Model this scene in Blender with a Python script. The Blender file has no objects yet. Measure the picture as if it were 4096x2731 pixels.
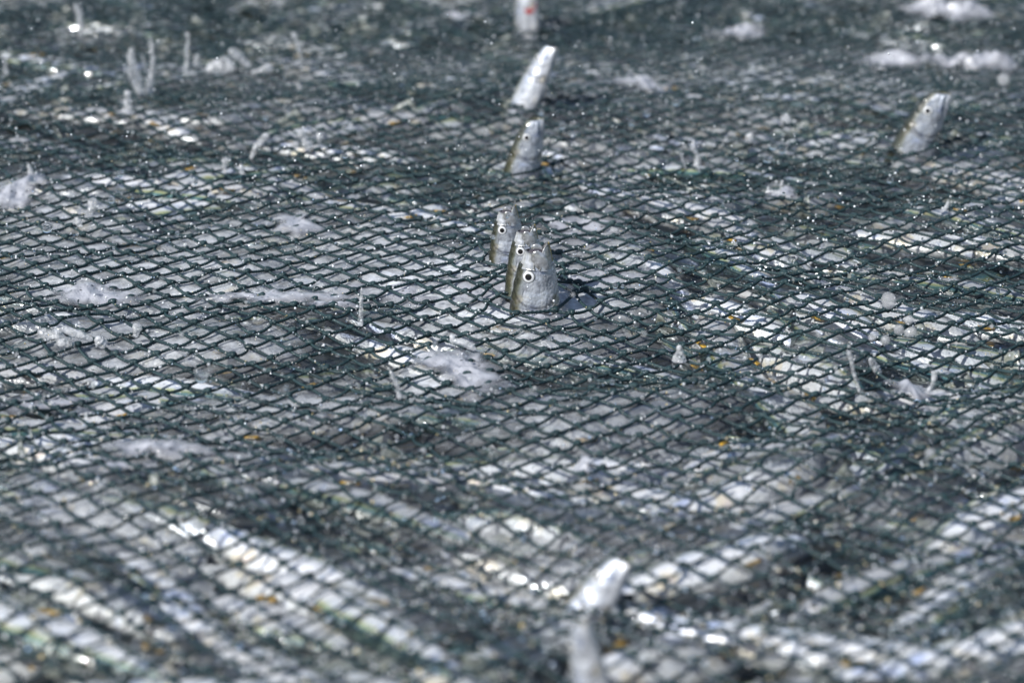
import bpy, math, random
import numpy as np
from mathutils import Vector, Matrix

# ------------------------------------------------------------------ camera, sky, sun, exposure
scene = bpy.context.scene
R = math.radians
CAM_H = 0.869
PITCH = 21.6
LENS = 93.4
FPX = 4096 * LENS / 36.0
cam_data = bpy.data.cameras.new("camera")
cam = bpy.data.objects.new("camera", cam_data)
scene.collection.objects.link(cam)
cam.location = (0, 0, CAM_H)
cam.rotation_euler = (R(90 - PITCH), 0, 0)
cam_data.lens = LENS
cam_data.sensor_width = 36
cam_data.clip_start = 0.02
cam_data.clip_end = 2000
cam_data.dof.use_dof = True
cam_data.dof.focus_distance = 2.44
cam_data.dof.aperture_fstop = 3.8
scene.camera = cam

SUN_EL, SUN_AZ = 44.0, -124.0          # azimuth measured from +Y (away), negative = left
world = bpy.data.worlds.new("World")
scene.world = world
world.use_nodes = True
wn = world.node_tree
bg = wn.nodes["Background"]
sky = wn.nodes.new("ShaderNodeTexSky")
sky.sky_type = 'NISHITA'
sky.sun_disc = False
sky.sun_elevation = R(SUN_EL)
sky.sun_rotation = R(SUN_AZ)
wn.links.new(sky.outputs[0], bg.inputs[0])
bg.inputs[1].default_value = 0.105
sun_d = bpy.data.lights.new("sun", 'SUN')
sun_d.energy = 4.8
sun_d.angle = R(0.53)
sun_d.color = (1.0, 0.98, 0.945)
sun = bpy.data.objects.new("sun", sun_d)
scene.collection.objects.link(sun)
sdir = Vector((math.sin(R(SUN_AZ)) * math.cos(R(SUN_EL)), math.cos(R(SUN_AZ)) * math.cos(R(SUN_EL)), math.sin(R(SUN_EL))))
sun.rotation_euler = sdir.to_track_quat('Z', 'Y').to_euler()
scene.view_settings.view_transform = 'Standard'
scene.view_settings.look = 'None'
scene.view_settings.exposure = 0.18
scene.view_settings.gamma = 1.0
scene.cycles.use_denoising = True
scene.cycles.max_bounces = 8
scene.cycles.transparent_max_bounces = 12
scene.cycles.caustics_reflective = False
scene.cycles.caustics_refractive = False
scene.cycles.sample_clamp_indirect = 6.0

rng = np.random.default_rng(11)
random.seed(5)
COL = scene.collection

# ------------------------------------------------------------------ helpers
def at(px, py, z=0.0):
    """point at height z seen at photo pixel (4096 x 2731)"""
    dx, dy = (px - 2048) / FPX, -(py - 1365.5) / FPX
    p = R(PITCH)
    d = Vector((dx, math.cos(p) + dy * math.sin(p), -math.sin(p) + dy * math.cos(p)))
    t = (z - CAM_H) / d.z
    return Vector((d.x * t, d.y * t, z))

def mesh_np(name, V, F, smooth=True, uv=None):
    V = np.asarray(V, dtype=np.float32); F = np.asarray(F, dtype=np.int32)
    me = bpy.data.meshes.new(name)
    n = F.shape[1]
    me.vertices.add(len(V)); me.vertices.foreach_set("co", V.ravel())
    me.loops.add(F.size); me.loops.foreach_set("vertex_index", F.ravel())
    me.polygons.add(len(F))
    me.polygons.foreach_set("loop_start", np.arange(0, F.size, n, dtype=np.int32))
    if uv is not None:
        l = me.uv_layers.new(name="UVMap")
        l.data.foreach_set("uv", np.asarray(uv, dtype=np.float32)[F.ravel()].ravel())
    me.update(calc_edges=True)
    if smooth:
        me.polygons.foreach_set("use_smooth", np.ones(len(F), dtype=bool))
    me.validate()
    return me

def obj(name, me, mat=None, parent=None, M=None):
    o = bpy.data.objects.new(name, me)
    COL.objects.link(o)
    if mat is not None and not me.materials:
        me.materials.append(mat)
    if parent is not None:
        o.parent = parent
    if M is not None:
        o.matrix_local = M
    return o

def tag(o, label=None, cat=None, group=None, kind=None):
    if label: o["label"] = label
    if cat: o["category"] = cat
    if group: o["group"] = group
    if kind: o["kind"] = kind
    return o

def empty(name, M):
    o = bpy.data.objects.new(name, None)
    COL.objects.link(o)
    o.empty_display_size = 0.02
    o.matrix_world = M
    return o

def grid_faces(nu, nv, wrap_v=False):
    u = np.arange(nu - 1)[:, None]
    v = np.arange(nv if wrap_v else nv - 1)[None, :]
    v2 = (v + 1) % nv
    a = u * nv + v; b = u * nv + v2; c = (u + 1) * nv + v2; d = (u + 1) * nv + v
    return np.stack([a, b, c, d], -1).reshape(-1, 4)

def join(parts):
    """[(V, F quads, UV or None)] -> one"""
    Vs, Fs, Us, n = [], [], [], 0
    for V, F, U in parts:
        Vs.append(V); Fs.append(F + n); n += len(V)
        Us.append(U if U is not None else np.zeros((len(V), 2)))
    return np.concatenate(Vs), np.concatenate(Fs), np.concatenate(Us)

def sphere(c, r, nu=8, nv=10, sc=(1, 1, 1)):
    th = np.linspace(0, math.pi, nu)[:, None]; ph = np.linspace(0, 2 * math.pi, nv, endpoint=False)[None, :]
    x = np.sin(th) * np.cos(ph); y = np.sin(th) * np.sin(ph); z = np.cos(th) + 0 * ph
    V = np.stack([x * sc[0], y * sc[1], z * sc[2]], -1).reshape(-1, 3) * r + np.array(c)
    return V, grid_faces(nu, nv, True), None

# smooth value noise (vectorised)
class Noise:
    def __init__(s, seed, n=64):
        s.t = np.random.default_rng(seed).uniform(-1, 1, (n, n)); s.n = n
    def __call__(s, x, y):
        xi = np.floor(x).astype(int); yi = np.floor(y).astype(int)
        fx = x - xi; fy = y - yi
        fx = fx * fx * (3 - 2 * fx); fy = fy * fy * (3 - 2 * fy)
        n = s.n
        a = s.t[xi % n, yi % n]; b = s.t[(xi + 1) % n, yi % n]; c = s.t[xi % n, (yi + 1) % n]; d = s.t[(xi + 1) % n, (yi + 1) % n]
        return (a * (1 - fx) + b * fx) * (1 - fy) + (c * (1 - fx) + d * fx) * fy
N1, N2, N3, N4 = Noise(1), Noise(2), Noise(3), Noise(4)

# ------------------------------------------------------------------ materials
def new_mat(name):
    m = bpy.data.materials.new(name); m.use_nodes = True
    nt = m.node_tree
    return m, nt, nt.nodes["Principled BSDF"], nt.nodes["Material Output"]
def N(nt, t, **kw):
    n = nt.nodes.new(t)
    for k, v in kw.items(): setattr(n, k, v)
    return n
def ramp(nt, stops, interp='LINEAR'):
    r = N(nt, "ShaderNodeValToRGB"); cr = r.color_ramp; cr.interpolation = interp
    while len(cr.elements) < len(stops): cr.elements.new(0.5)
    for e, (p, c) in zip(cr.elements, stops):
        e.position = p; e.color = (*c, 1) if len(c) == 3 else c
    return r
def mapr(nt, a, b, c, d):
    n = N(nt, "ShaderNodeMapRange"); n.clamp = True
    for i, v in zip((1, 2, 3, 4), (a, b, c, d)): n.inputs[i].default_value = v
    return n
def noise_node(nt, src, scale, detail=2, out=0, rough=0.5):
    n = N(nt, "ShaderNodeTexNoise"); n.inputs["Scale"].default_value = scale; n.inputs["Detail"].default_value = detail
    n.inputs["Roughness"].default_value = rough
    nt.links.new(src, n.inputs["Vector"]); return n
def bump(nt, h, strength, dist, prev=None):
    b = N(nt, "ShaderNodeBump"); b.inputs["Strength"].default_value = strength; b.inputs["Distance"].default_value = dist
    nt.links.new(h, b.inputs["Height"])
    if prev: nt.links.new(prev, b.inputs["Normal"])
    return b.outputs[0]

def make_twine():
    m, nt, bs, out = new_mat("wet_green_twine")
    tc = N(nt, "ShaderNodeTexCoord")
    n = noise_node(nt, tc.outputs["Object"], 45, 3)
    r = ramp(nt, [(0.3, (0.010, 0.024, 0.028)), (0.55, (0.017, 0.040, 0.045)), (0.8, (0.042, 0.072, 0.076))])
    nt.links.new(n.outputs[0], r.inputs[0]); nt.links.new(r.outputs[0], bs.inputs["Base Color"])
    bs.inputs["Roughness"].default_value = 0.55; bs.inputs["Specular IOR Level"].default_value = 0.25
    bs.inputs["Coat Weight"].default_value = 0.12; bs.inputs["Coat Roughness"].default_value = 0.10
    n2 = noise_node(nt, tc.outputs["Object"], 1500, 2)
    nm = bump(nt, n2.outputs[0], 0.35, 0.0006); nt.links.new(nm, bs.inputs["Normal"])
    return m

def make_fish_mat(name, bright=1.0, head=False):
    m, nt, bs, out = new_mat(name)
    L = nt.links
    uv = N(nt, "ShaderNodeUVMap"); sep = N(nt, "ShaderNodeSeparateXYZ"); L.new(uv.outputs[0], sep.inputs[0])
    oi = N(nt, "ShaderNodeObjectInfo")
    tc = N(nt, "ShaderNodeTexCoord")
    nz = noise_node(nt, tc.outputs["Object"], 55, 3)
    # v = 0 back .. 1 belly, wobbled
    sc = N(nt, "ShaderNodeMath", operation='MULTIPLY_ADD'); L.new(nz.outputs[0], sc.inputs[0]); sc.inputs[1].default_value = 0.14
    L.new(sep.outputs[1], sc.inputs[2])
    sb = N(nt, "ShaderNodeMath", operation='SUBTRACT'); L.new(sc.outputs[0], sb.inputs[0]); sb.inputs[1].default_value = 0.07
    cr = ramp(nt, [(0.0, (0.012, 0.022, 0.018)), (0.17, (0.03, 0.055, 0.045)), (0.24, (0.06, 0.15, 0.17)), (0.29, (0.30, 0.33, 0.17)),
                   (0.34, (0.50, 0.53, 0.55)), (0.5, (0.82, 0.83, 0.86)), (0.78, (0.86, 0.86, 0.86)), (1.0, (0.85, 0.84, 0.82))])
    if head:
        for e_, (p_, c_) in zip(cr.color_ramp.elements, [(0.0, (0.03, 0.03, 0.018)), (0.17, (0.06, 0.065, 0.04)), (0.23, (0.13, 0.135, 0.09)), (0.28, (0.32, 0.34, 0.33)), (0.34, (0.55, 0.57, 0.60)), (0.5, (0.80, 0.82, 0.86)), (0.78, (0.80, 0.80, 0.82)), (1.0, (0.86, 0.85, 0.84))]):
            e_.position = p_; e_.color = (*c_, 1)
    L.new(sb.outputs[0], cr.inputs[0])
    # flecks: iridescent blue / gold / pink
    n2 = noise_node(nt, tc.outputs["Object"], 38, 2)
    cr2 = ramp(nt, [(0.30, (0.30, 0.45, 0.90)), (0.43, (0.94, 0.97, 1)), (0.61, (1, 1, 1)), (0.68, (0.95, 0.80, 0.45)), (0.78, (0.85, 0.62, 0.62))])
    L.new(n2.outputs[0], cr2.inputs[0])
    mx = N(nt, "ShaderNodeMixRGB", blend_type='MULTIPLY'); mx.inputs[0].default_value = 0.55
    L.new(cr.outputs[0], mx.inputs[1]); L.new(cr2.outputs[0], mx.inputs[2])
    # gill region darker crescent and per-fish value
    if head:
        s1 = N(nt, "ShaderNodeMath", operation='MULTIPLY'); L.new(sep.outputs[1], s1.inputs[0]); s1.inputs[1].default_value = math.pi
        s2 = N(nt, "ShaderNodeMath", operation='SINE'); L.new(s1.outputs[0], s2.inputs[0])
        s3 = N(nt, "ShaderNodeMath", operation='MULTIPLY_ADD'); L.new(s2.outputs[0], s3.inputs[0]); s3.inputs[1].default_value = 0.085; s3.inputs[2].default_value = 0.135
        gu = N(nt, "ShaderNodeMath", operation='SUBTRACT'); L.new(sep.outputs[0], gu.inputs[0]); L.new(s3.outputs[0], gu.inputs[1])
        ga = N(nt, "ShaderNodeMath", operation='ABSOLUTE'); L.new(gu.outputs[0], ga.inputs[0])
        gm = mapr(nt, 0.001, 0.010, 0.42, 1.0); L.new(ga.outputs[0], gm.inputs[0])
        mg = N(nt, "ShaderNodeMixRGB", blend_type='MULTIPLY'); mg.inputs[0].default_value = 1.0; L.new(mx.outputs[0], mg.inputs[1]); L.new(gm.outputs[0], mg.inputs[2]); mx = mg
        mpx = N(nt, "ShaderNodeMapping"); L.new(tc.outputs["Object"], mpx.inputs[0]); mpx.inputs["Scale"].default_value = (38, 70, 105)
        n5 = N(nt, "ShaderNodeTexNoise"); n5.inputs["Scale"].default_value = 1.0; n5.inputs["Detail"].default_value = 5; n5.inputs["Distortion"].default_value = 1.2; L.new(mpx.outputs[0], n5.inputs["Vector"])
        c5 = ramp(nt, [(0.32, (0.50, 0.51, 0.54)), (0.47, (0.84, 0.86, 0.90)), (0.62, (1, 1, 1))]); L.new(n5.outputs[0], c5.inputs[0])
        m5 = N(nt, "ShaderNodeMixRGB", blend_type='MULTIPLY'); m5.inputs[0].default_value = 1.0; L.new(mx.outputs[0], m5.inputs[1]); L.new(c5.outputs[0], m5.inputs[2]); mx = m5
    hv = N(nt, "ShaderNodeHueSaturation"); L.new(mx.outputs[0], hv.inputs["Color"])
    mr = mapr(nt, 0, 1, *((0.66, 0.86) if head else (0.55, 1.25))); L.new(oi.outputs["Random"], mr.inputs[0]); L.new(mr.outputs[0], hv.inputs["Value"])
    L.new(hv.outputs[0], bs.inputs["Base Color"])
    met = mapr(nt, 0.28, 0.45, 0.1, 0.34 if head else 0.28); L.new(sb.outputs[0], met.inputs[0]); L.new(met.outputs[0], bs.inputs["Metallic"])
    nr = noise_node(nt, tc.outputs["Object"], 90, 3); rr = mapr(nt, 0.3, 0.7, 0.16, 0.46)
    L.new(nr.outputs[0], rr.inputs[0]); L.new(rr.outputs[0], bs.inputs["Roughness"])
    bs.inputs["Coat Weight"].default_value = 0.6; bs.inputs["Coat Roughness"].default_value = 0.06
    # scales
    mp = N(nt, "ShaderNodeMapping"); L.new(uv.outputs[0], mp.inputs[0]); mp.inputs["Scale"].default_value = (70, 26, 1)
    vo = N(nt, "ShaderNodeTexVoronoi"); vo.inputs["Scale"].default_value = 1.0; L.new(mp.outputs[0], vo.inputs["Vector"])
    nm = bump(nt, vo.outputs["Distance"], 0.35, 0.0012)
    n3 = noise_node(nt, tc.outputs["Object"], 130, 3)
    nm = bump(nt, n3.outputs[0], 0.5, 0.0016, nm)
    L.new(nm, bs.inputs["Normal"])
    return m

def make_simple(name, col, rough=0.4, metal=0.0, coat=0.0, bump_s=None, col2=None, scale=60, spec=None, sub=0.0, trans=0.0, ior=None):
    m, nt, bs, out = new_mat(name)
    tc = N(nt, "ShaderNodeTexCoord")
    if col2:
        n = noise_node(nt, tc.outputs["Object"], scale, 4)
        r = ramp(nt, [(0.35, col), (0.65, col2)]); nt.links.new(n.outputs[0], r.inputs[0]); nt.links.new(r.outputs[0], bs.inputs["Base Color"])
    else:
        bs.inputs["Base Color"].default_value = (*col, 1)
    bs.inputs["Roughness"].default_value = rough; bs.inputs["Metallic"].default_value = metal
    bs.inputs["Coat Weight"].default_value = coat; bs.inputs["Coat Roughness"].default_value = 0.05
    bs.inputs["Subsurface Weight"].default_value = sub; bs.inputs["Subsurface Scale"].default_value = 0.004
    bs.inputs["Transmission Weight"].default_value = trans
    if ior: bs.inputs["IOR"].default_value = ior
    if bump_s:
        n = noise_node(nt, tc.outputs["Object"], bump_s[0], 4); nt.links.new(bump(nt, n.outputs[0], bump_s[1], bump_s[2]), bs.inputs["Normal"])
    return m

def make_eye():
    m, nt, bs, out = new_mat("fish_eye")
    uv = N(nt, "ShaderNodeUVMap"); sep = N(nt, "ShaderNodeSeparateXYZ"); nt.links.new(uv.outputs[0], sep.inputs[0])
    r = ramp(nt, [(0.0, (0.004, 0.004, 0.006)), (0.46, (0.004, 0.004, 0.006)), (0.49, (0.35, 0.33, 0.30)), (0.52, (0.84, 0.84, 0.84)), (0.76, (0.72, 0.73, 0.75)), (0.86, (0.16, 0.16, 0.15)), (1.0, (0.30, 0.31, 0.32))])
    nt.links.new(sep.outputs[0], r.inputs[0]); nt.links.new(r.outputs[0], bs.inputs["Base Color"])
    bs.inputs["Roughness"].default_value = 0.25; bs.inputs["Metallic"].default_value = 0.1
    bs.inputs["Coat Weight"].default_value = 1; bs.inputs["Coat Roughness"].default_value = 0.02
    return m

def make_water():
    """clear and milky water skin: fresnel gloss over see-through water, with drifting milk of air bubbles"""
    m, nt, bs, out = new_mat("milky_sea_water"); L = nt.links
    nt.nodes.remove(bs)
    tc = N(nt, "ShaderNodeTexCoord")
    tr = N(nt, "ShaderNodeBsdfTransparent"); tr.inputs[0].default_value = (0.95, 0.965, 0.97, 1)
    df = N(nt, "ShaderNodeBsdfDiffuse"); df.inputs[0].default_value = (0.68, 0.71, 0.75, 1)
    gl = N(nt, "ShaderNodeBsdfGlossy"); gl.inputs["Roughness"].default_value = 0.05
    fr = N(nt, "ShaderNodeFresnel"); fr.inputs[0].default_value = 1.33
    n1 = noise_node(nt, tc.outputs["Object"], 22, 5, rough=0.6)
    n2 = noise_node(nt, tc.outputs["Object"], 110, 3)
    uv = N(nt, "ShaderNodeUVMap"); sep = N(nt, "ShaderNodeSeparateXYZ"); L.new(uv.outputs[0], sep.inputs[0])
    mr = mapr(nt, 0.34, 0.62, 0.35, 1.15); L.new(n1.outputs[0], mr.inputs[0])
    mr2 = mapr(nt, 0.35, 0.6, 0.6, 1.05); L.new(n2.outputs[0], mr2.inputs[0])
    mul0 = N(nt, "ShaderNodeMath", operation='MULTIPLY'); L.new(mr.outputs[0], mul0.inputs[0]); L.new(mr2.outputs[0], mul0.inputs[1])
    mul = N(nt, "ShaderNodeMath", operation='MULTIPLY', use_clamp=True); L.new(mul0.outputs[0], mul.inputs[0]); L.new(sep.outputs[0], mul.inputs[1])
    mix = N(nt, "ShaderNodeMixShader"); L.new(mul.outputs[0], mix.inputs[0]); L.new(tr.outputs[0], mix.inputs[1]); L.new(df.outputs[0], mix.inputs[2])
    nb = noise_node(nt, tc.outputs["Object"], 60, 4, rough=0.6)
    nm = bump(nt, nb.outputs[0], 0.5, 0.0022)
    vo = N(nt, "ShaderNodeTexVoronoi"); vo.inputs["Scale"].default_value = 420; L.new(tc.outputs["Object"], vo.inputs["Vector"])
    nm = bump(nt, vo.outputs["Distance"], 0.3, 0.0005, nm)
    for s in (gl, fr, df): L.new(nm, s.inputs["Normal"])
    mix2 = N(nt, "ShaderNodeMixShader"); L.new(fr.outputs[0], mix2.inputs[0]); L.new(mix.outputs[0], mix2.inputs[1]); L.new(gl.outputs[0], mix2.inputs[2])
    L.new(mix2.outputs[0], out.inputs[0])
    return m

def make_foam():
    m, nt, bs, out = new_mat("sea_foam"); L = nt.links
    tc = N(nt, "ShaderNodeTexCoord"); uv = N(nt, "ShaderNodeUVMap"); sep = N(nt, "ShaderNodeSeparateXYZ"); L.new(uv.outputs[0], sep.inputs[0])
    bs.inputs["Base Color"].default_value = (0.41, 0.42, 0.46, 1); bs.inputs["Roughness"].default_value = 0.35
    bs.inputs["Coat Weight"].default_value = 0.4; bs.inputs["Coat Roughness"].default_value = 0.1
    vo = N(nt, "ShaderNodeTexVoronoi"); vo.inputs["Scale"].default_value = 520; L.new(tc.outputs["Object"], vo.inputs["Vector"])
    nm = bump(nt, vo.outputs["Distance"], 0.5, 0.0008)
    v2 = N(nt, "ShaderNodeTexVoronoi"); v2.inputs["Scale"].default_value = 150; L.new(tc.outputs["Object"], v2.inputs["Vector"])
    nm = bump(nt, v2.outputs["Distance"], 0.35, 0.0015, nm); L.new(nm, bs.inputs["Normal"])
    # open bubbles: holes
    hole = mapr(nt, 0.13, 0.26, 0.0, 1.0); L.new(v2.outputs["Distance"], hole.inputs[0])
    wn_ = N(nt, "ShaderNodeTexNoise"); wn_.inputs["Scale"].default_value = 26; wn_.inputs["Detail"].default_value = 5; L.new(tc.outputs["Object"], wn_.inputs["Vector"])
    hm = mapr(nt, 0.42, 0.55, 0.0, 1.0); L.new(wn_.outputs[0], hm.inputs[0])
    mxh = N(nt, "ShaderNodeMath", operation='MAXIMUM'); L.new(hole.outputs[0], mxh.inputs[0]); L.new(hm.outputs[0], mxh.inputs[1])
    # ragged rim: u = 0 centre .. 1 rim
    sb = N(nt, "ShaderNodeMath", operation='SUBTRACT'); L.new(wn_.outputs[0], sb.inputs[0]); 
    ed = N(nt, "ShaderNodeMath", operation='MULTIPLY'); L.new(sep.outputs[0], ed.inputs[0]); ed.inputs[1].default_value = 0.62
    L.new(ed.outputs[0], sb.inputs[1])
    al = mapr(nt, -0.12, 0.26, 0.0, 0.90); L.new(sb.outputs[0], al.inputs[0])
    mu = N(nt, "ShaderNodeMath", operation='MULTIPLY'); L.new(al.outputs[0], mu.inputs[0]); L.new(mxh.outputs[0], mu.inputs[1])
    L.new(mu.outputs[0], bs.inputs["Alpha"])
    return m

def make_spray():
    """aerated splash water: half clear, half white"""
    m, nt, bs, out = new_mat("aerated_splash_water"); L = nt.links
    tc = N(nt, "ShaderNodeTexCoord")
    bs.inputs["Base Color"].default_value = (0.68, 0.69, 0.71, 1); bs.inputs["Roughness"].default_value = 0.14
    bs.inputs["Coat Weight"].default_value = 0.8; bs.inputs["Coat Roughness"].default_value = 0.03
    n = noise_node(nt, tc.outputs["Object"], 130, 4); a = mapr(nt, 0.38, 0.66, 0.12, 0.78); L.new(n.outputs[0], a.inputs[0]); L.new(a.outputs[0], bs.inputs["Alpha"])
    vo = N(nt, "ShaderNodeTexVoronoi"); vo.inputs["Scale"].default_value = 330; L.new(tc.outputs["Object"], vo.inputs["Vector"])
    nm = bump(nt, vo.outputs["Distance"], 0.6, 0.0014); L.new(nm, bs.inputs["Normal"])
    return m

M_TWINE = make_twine()
M_FISH = make_fish_mat("silver_fish_skin")
M_EYE = make_eye()
M_WATER = make_water()
M_FOAM = make_foam()
M_SPRAY = make_spray()
M_DROP = make_simple("water_drop", (0.95, 0.97, 1.0), rough=0.0, trans=1.0, ior=1.33)
M_BEAD = make_simple("water_bead", (0.78, 0.80, 0.82), rough=0.04, coat=1.0)
M_FIN = make_simple("translucent_fin", (0.30, 0.32, 0.30), rough=0.3, coat=0.5, col2=(0.12, 0.13, 0.10), scale=120)
M_AMBER = make_simple("amber_fin", (0.50, 0.30, 0.03), rough=0.3, coat=0.6, col2=(0.14, 0.10, 0.03), scale=150)
M_JAW = make_simple("pale_jaw_skin", (0.50, 0.51, 0.53), rough=0.22, metal=0.4, coat=0.9, col2=(0.20, 0.20, 0.19), scale=130, bump_s=(260, 0.5, 0.0012))
M_LIP = make_simple("olive_lip", (0.34, 0.25, 0.05), rough=0.35, coat=0.5, col2=(0.14, 0.12, 0.05), scale=220)
M_GILL = make_simple("red_gill", (0.42, 0.02, 0.02), rough=0.3, coat=0.6, col2=(0.20, 0.01, 0.012), scale=200)
M_MOUTH = make_simple("dark_throat", (0.06, 0.05, 0.055), rough=0.4, coat=0.4)
M_DEEP = make_simple("deep_water", (0.004, 0.012, 0.016), rough=0.5, col2=(0.008, 0.02, 0.022), scale=4)

# ------------------------------------------------------------------ height of the netting over the fish
def seg_dist(x, y, poly):
    """signed distance (+ = far side, greater y) and nearness weight along a polyline"""
    best = np.full(x.shape, 1e9); sg = np.zeros(x.shape)
    for (ax, ay), (bx, by) in zip(poly[:-1], poly[1:]):
        dx, dy = bx - ax, by - ay; l2 = dx * dx + dy * dy
        t = np.clip(((x - ax) * dx + (y - ay) * dy) / l2, 0, 1)
        qx, qy = x - (ax + t * dx), y - (ay + t * dy)
        d = np.hypot(qx, qy); s = np.sign(dx * (y - ay) - dy * (x - ax)) * (1 if dx > 0 else -1)
        k = d < best
        best = np.where(k, d, best); sg = np.where(k, s, sg)
    return best * sg
RIDGES = [  # polyline in photo pixels along the crest, height (m), half width (m)
    ([(-500, 2040), (0, 2170), (420, 2420), (800, 2620), (1100, 2900)], 0.015, 0.040),
    ([(300, 1960), (900, 2110), (1400, 2330), (1780, 2520), (2000, 2800)], 0.014, 0.036),
    ([(500, 1800), (1200, 1930), (1900, 2020), (2500, 2130), (3100, 2180)], 0.011, 0.036),
    ([(2300, 2560), (2900, 2640), (3600, 2600), (4300, 2380)], 0.013, 0.036),
    ([(1500, 1660), (2100, 1740), (2500, 1590), (2900, 1560)], 0.009, 0.030),
    ([(2750, 1020), (3150, 1180), (3360, 1400), (3500, 1700)], 0.009, 0.035),
    ([(3100, 1880), (3600, 1820), (4200, 1560)], 0.013, 0.040),
    ([(-200, 1260), (700, 1300), (1300, 1260)], 0.007, 0.032),
    ([(-200, 640), (700, 690), (1500, 700)], 0.008, 0.045),
    ([(2400, 800), (3200, 850), (4300, 900)], 0.008, 0.045),
    ([(-200, 430), (900, 460), (1900, 400)], 0.009, 0.05),
    ([(2500, 330), (3400, 420), (4400, 380)], 0.009, 0.05),
]
RG = [([tuple(at(*p)[:2]) for p in pl], h, w) for pl, h, w in RIDGES]
RG = [(a, b * (1.0 if i_ < 7 else 0.9), c) for i_, (a, b, c) in enumerate(RG)]
def zf(x, y):
    x = np.asarray(x, float); y = np.asarray(y, float)
    z = 0.0045 * N1(x * 6 + 20, y * 6 + 7) + 0.0028 * N2(x * 15 + 3, y * 13 + 40)
    for pl, h, w in RG:
        s = seg_dist(x, y, pl) / w
        z = z + h * np.where(s < 0, np.exp(-0.5 * (s / 1.5) ** 2), np.exp(-0.5 * (s / 0.75) ** 2))
    return z
def zf1(x, y): return float(zf(np.array([x]), np.array([y]))[0])

# ------------------------------------------------------------------ deep water and water surface
def plane(name, x0, x1, y0, y1, z, mat, nx=2, ny=2):
    X, Y = np.meshgrid(np.linspace(x0, x1, nx), np.linspace(y0, y1, ny), indexing='ij')
    V = np.stack([X, Y, np.full_like(X, z)], -1).reshape(-1, 3)
    return obj(name, mesh_np(name, V, grid_faces(nx, ny)[:, ::-1]), mat)
tag(plane("seabed", -400, 400, -400, 400, -0.55, M_DEEP), kind="structure")

S_ = 4096 / 2352
def project(x, y, z=0):
    p = R(PITCH); dz = z - CAM_H
    zc = y * math.cos(p) - dz * math.sin(p); yc = y * math.sin(p) + dz * math.cos(p)
    return 2048 + FPX * x / zc, 1365.5 - FPX * yc / zc
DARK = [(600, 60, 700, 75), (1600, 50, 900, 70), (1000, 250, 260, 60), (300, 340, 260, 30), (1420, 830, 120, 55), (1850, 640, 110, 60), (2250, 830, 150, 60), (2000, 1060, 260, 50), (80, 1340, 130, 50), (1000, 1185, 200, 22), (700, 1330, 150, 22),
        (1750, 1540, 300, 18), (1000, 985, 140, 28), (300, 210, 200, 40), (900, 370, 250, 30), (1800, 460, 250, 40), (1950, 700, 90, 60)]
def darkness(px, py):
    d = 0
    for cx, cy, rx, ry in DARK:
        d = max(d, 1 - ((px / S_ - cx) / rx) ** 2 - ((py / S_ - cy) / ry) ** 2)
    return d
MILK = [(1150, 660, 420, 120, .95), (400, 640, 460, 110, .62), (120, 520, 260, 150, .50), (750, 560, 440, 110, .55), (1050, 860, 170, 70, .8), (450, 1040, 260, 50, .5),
        (1330, 560, 260, 70, .5), (1300, 760, 260, 60, .5), (350, 780, 460, 80, .6), (700, 930, 500, 60, .4), (1350, 960, 420, 130, .38), (1100, 1270, 800, 200, .20), (350, 1150, 520, 180, .22), (1950, 1280, 520, 220, .14), (1000, 200, 1100, 160, .25), (1900, 150, 700, 130, .35), (1900, 820, 120, 60, .3)]  # top patches paint haze, wide near ones whiten dark gaps; rest is froth
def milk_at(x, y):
    """froth in the water, plus painted haze and brightening in some patches"""
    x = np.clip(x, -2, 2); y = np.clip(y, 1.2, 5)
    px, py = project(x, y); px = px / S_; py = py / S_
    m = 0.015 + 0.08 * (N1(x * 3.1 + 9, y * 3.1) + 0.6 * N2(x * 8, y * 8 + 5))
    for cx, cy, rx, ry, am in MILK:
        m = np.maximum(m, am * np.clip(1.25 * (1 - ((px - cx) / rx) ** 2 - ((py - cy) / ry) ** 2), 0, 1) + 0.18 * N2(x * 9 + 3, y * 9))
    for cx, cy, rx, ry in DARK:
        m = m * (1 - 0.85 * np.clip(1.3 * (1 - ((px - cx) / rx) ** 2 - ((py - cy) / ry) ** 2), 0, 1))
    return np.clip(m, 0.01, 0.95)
# water skin: fine near, coarse to the horizon (one sheet)
def axis(lo, hi, n, far):
    a = np.linspace(lo, hi, n); ext = np.array([0.3, 1, 4, 20, 100, far])
    return np.concatenate([(lo - ext)[::-1], a, hi + ext])
xs = axis(-1.1, 1.1, 240, 380); ys = axis(1.2, 4.3, 330, 380)
X, Y = np.meshgrid(xs, ys, indexing='ij')
near = (np.abs(X) < 1.11) & (Y > 1.19) & (Y < 4.31)
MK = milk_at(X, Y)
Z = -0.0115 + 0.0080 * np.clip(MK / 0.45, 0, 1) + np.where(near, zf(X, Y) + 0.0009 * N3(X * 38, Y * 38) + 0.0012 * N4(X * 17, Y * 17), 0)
tag(obj("water", mesh_np("water", np.stack([X, Y, Z], -1).reshape(-1, 3), grid_faces(len(xs), len(ys))[:, ::-1], uv=np.stack([MK, 0 * X], -1).reshape(-1, 2)), M_WATER), kind="structure")

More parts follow.
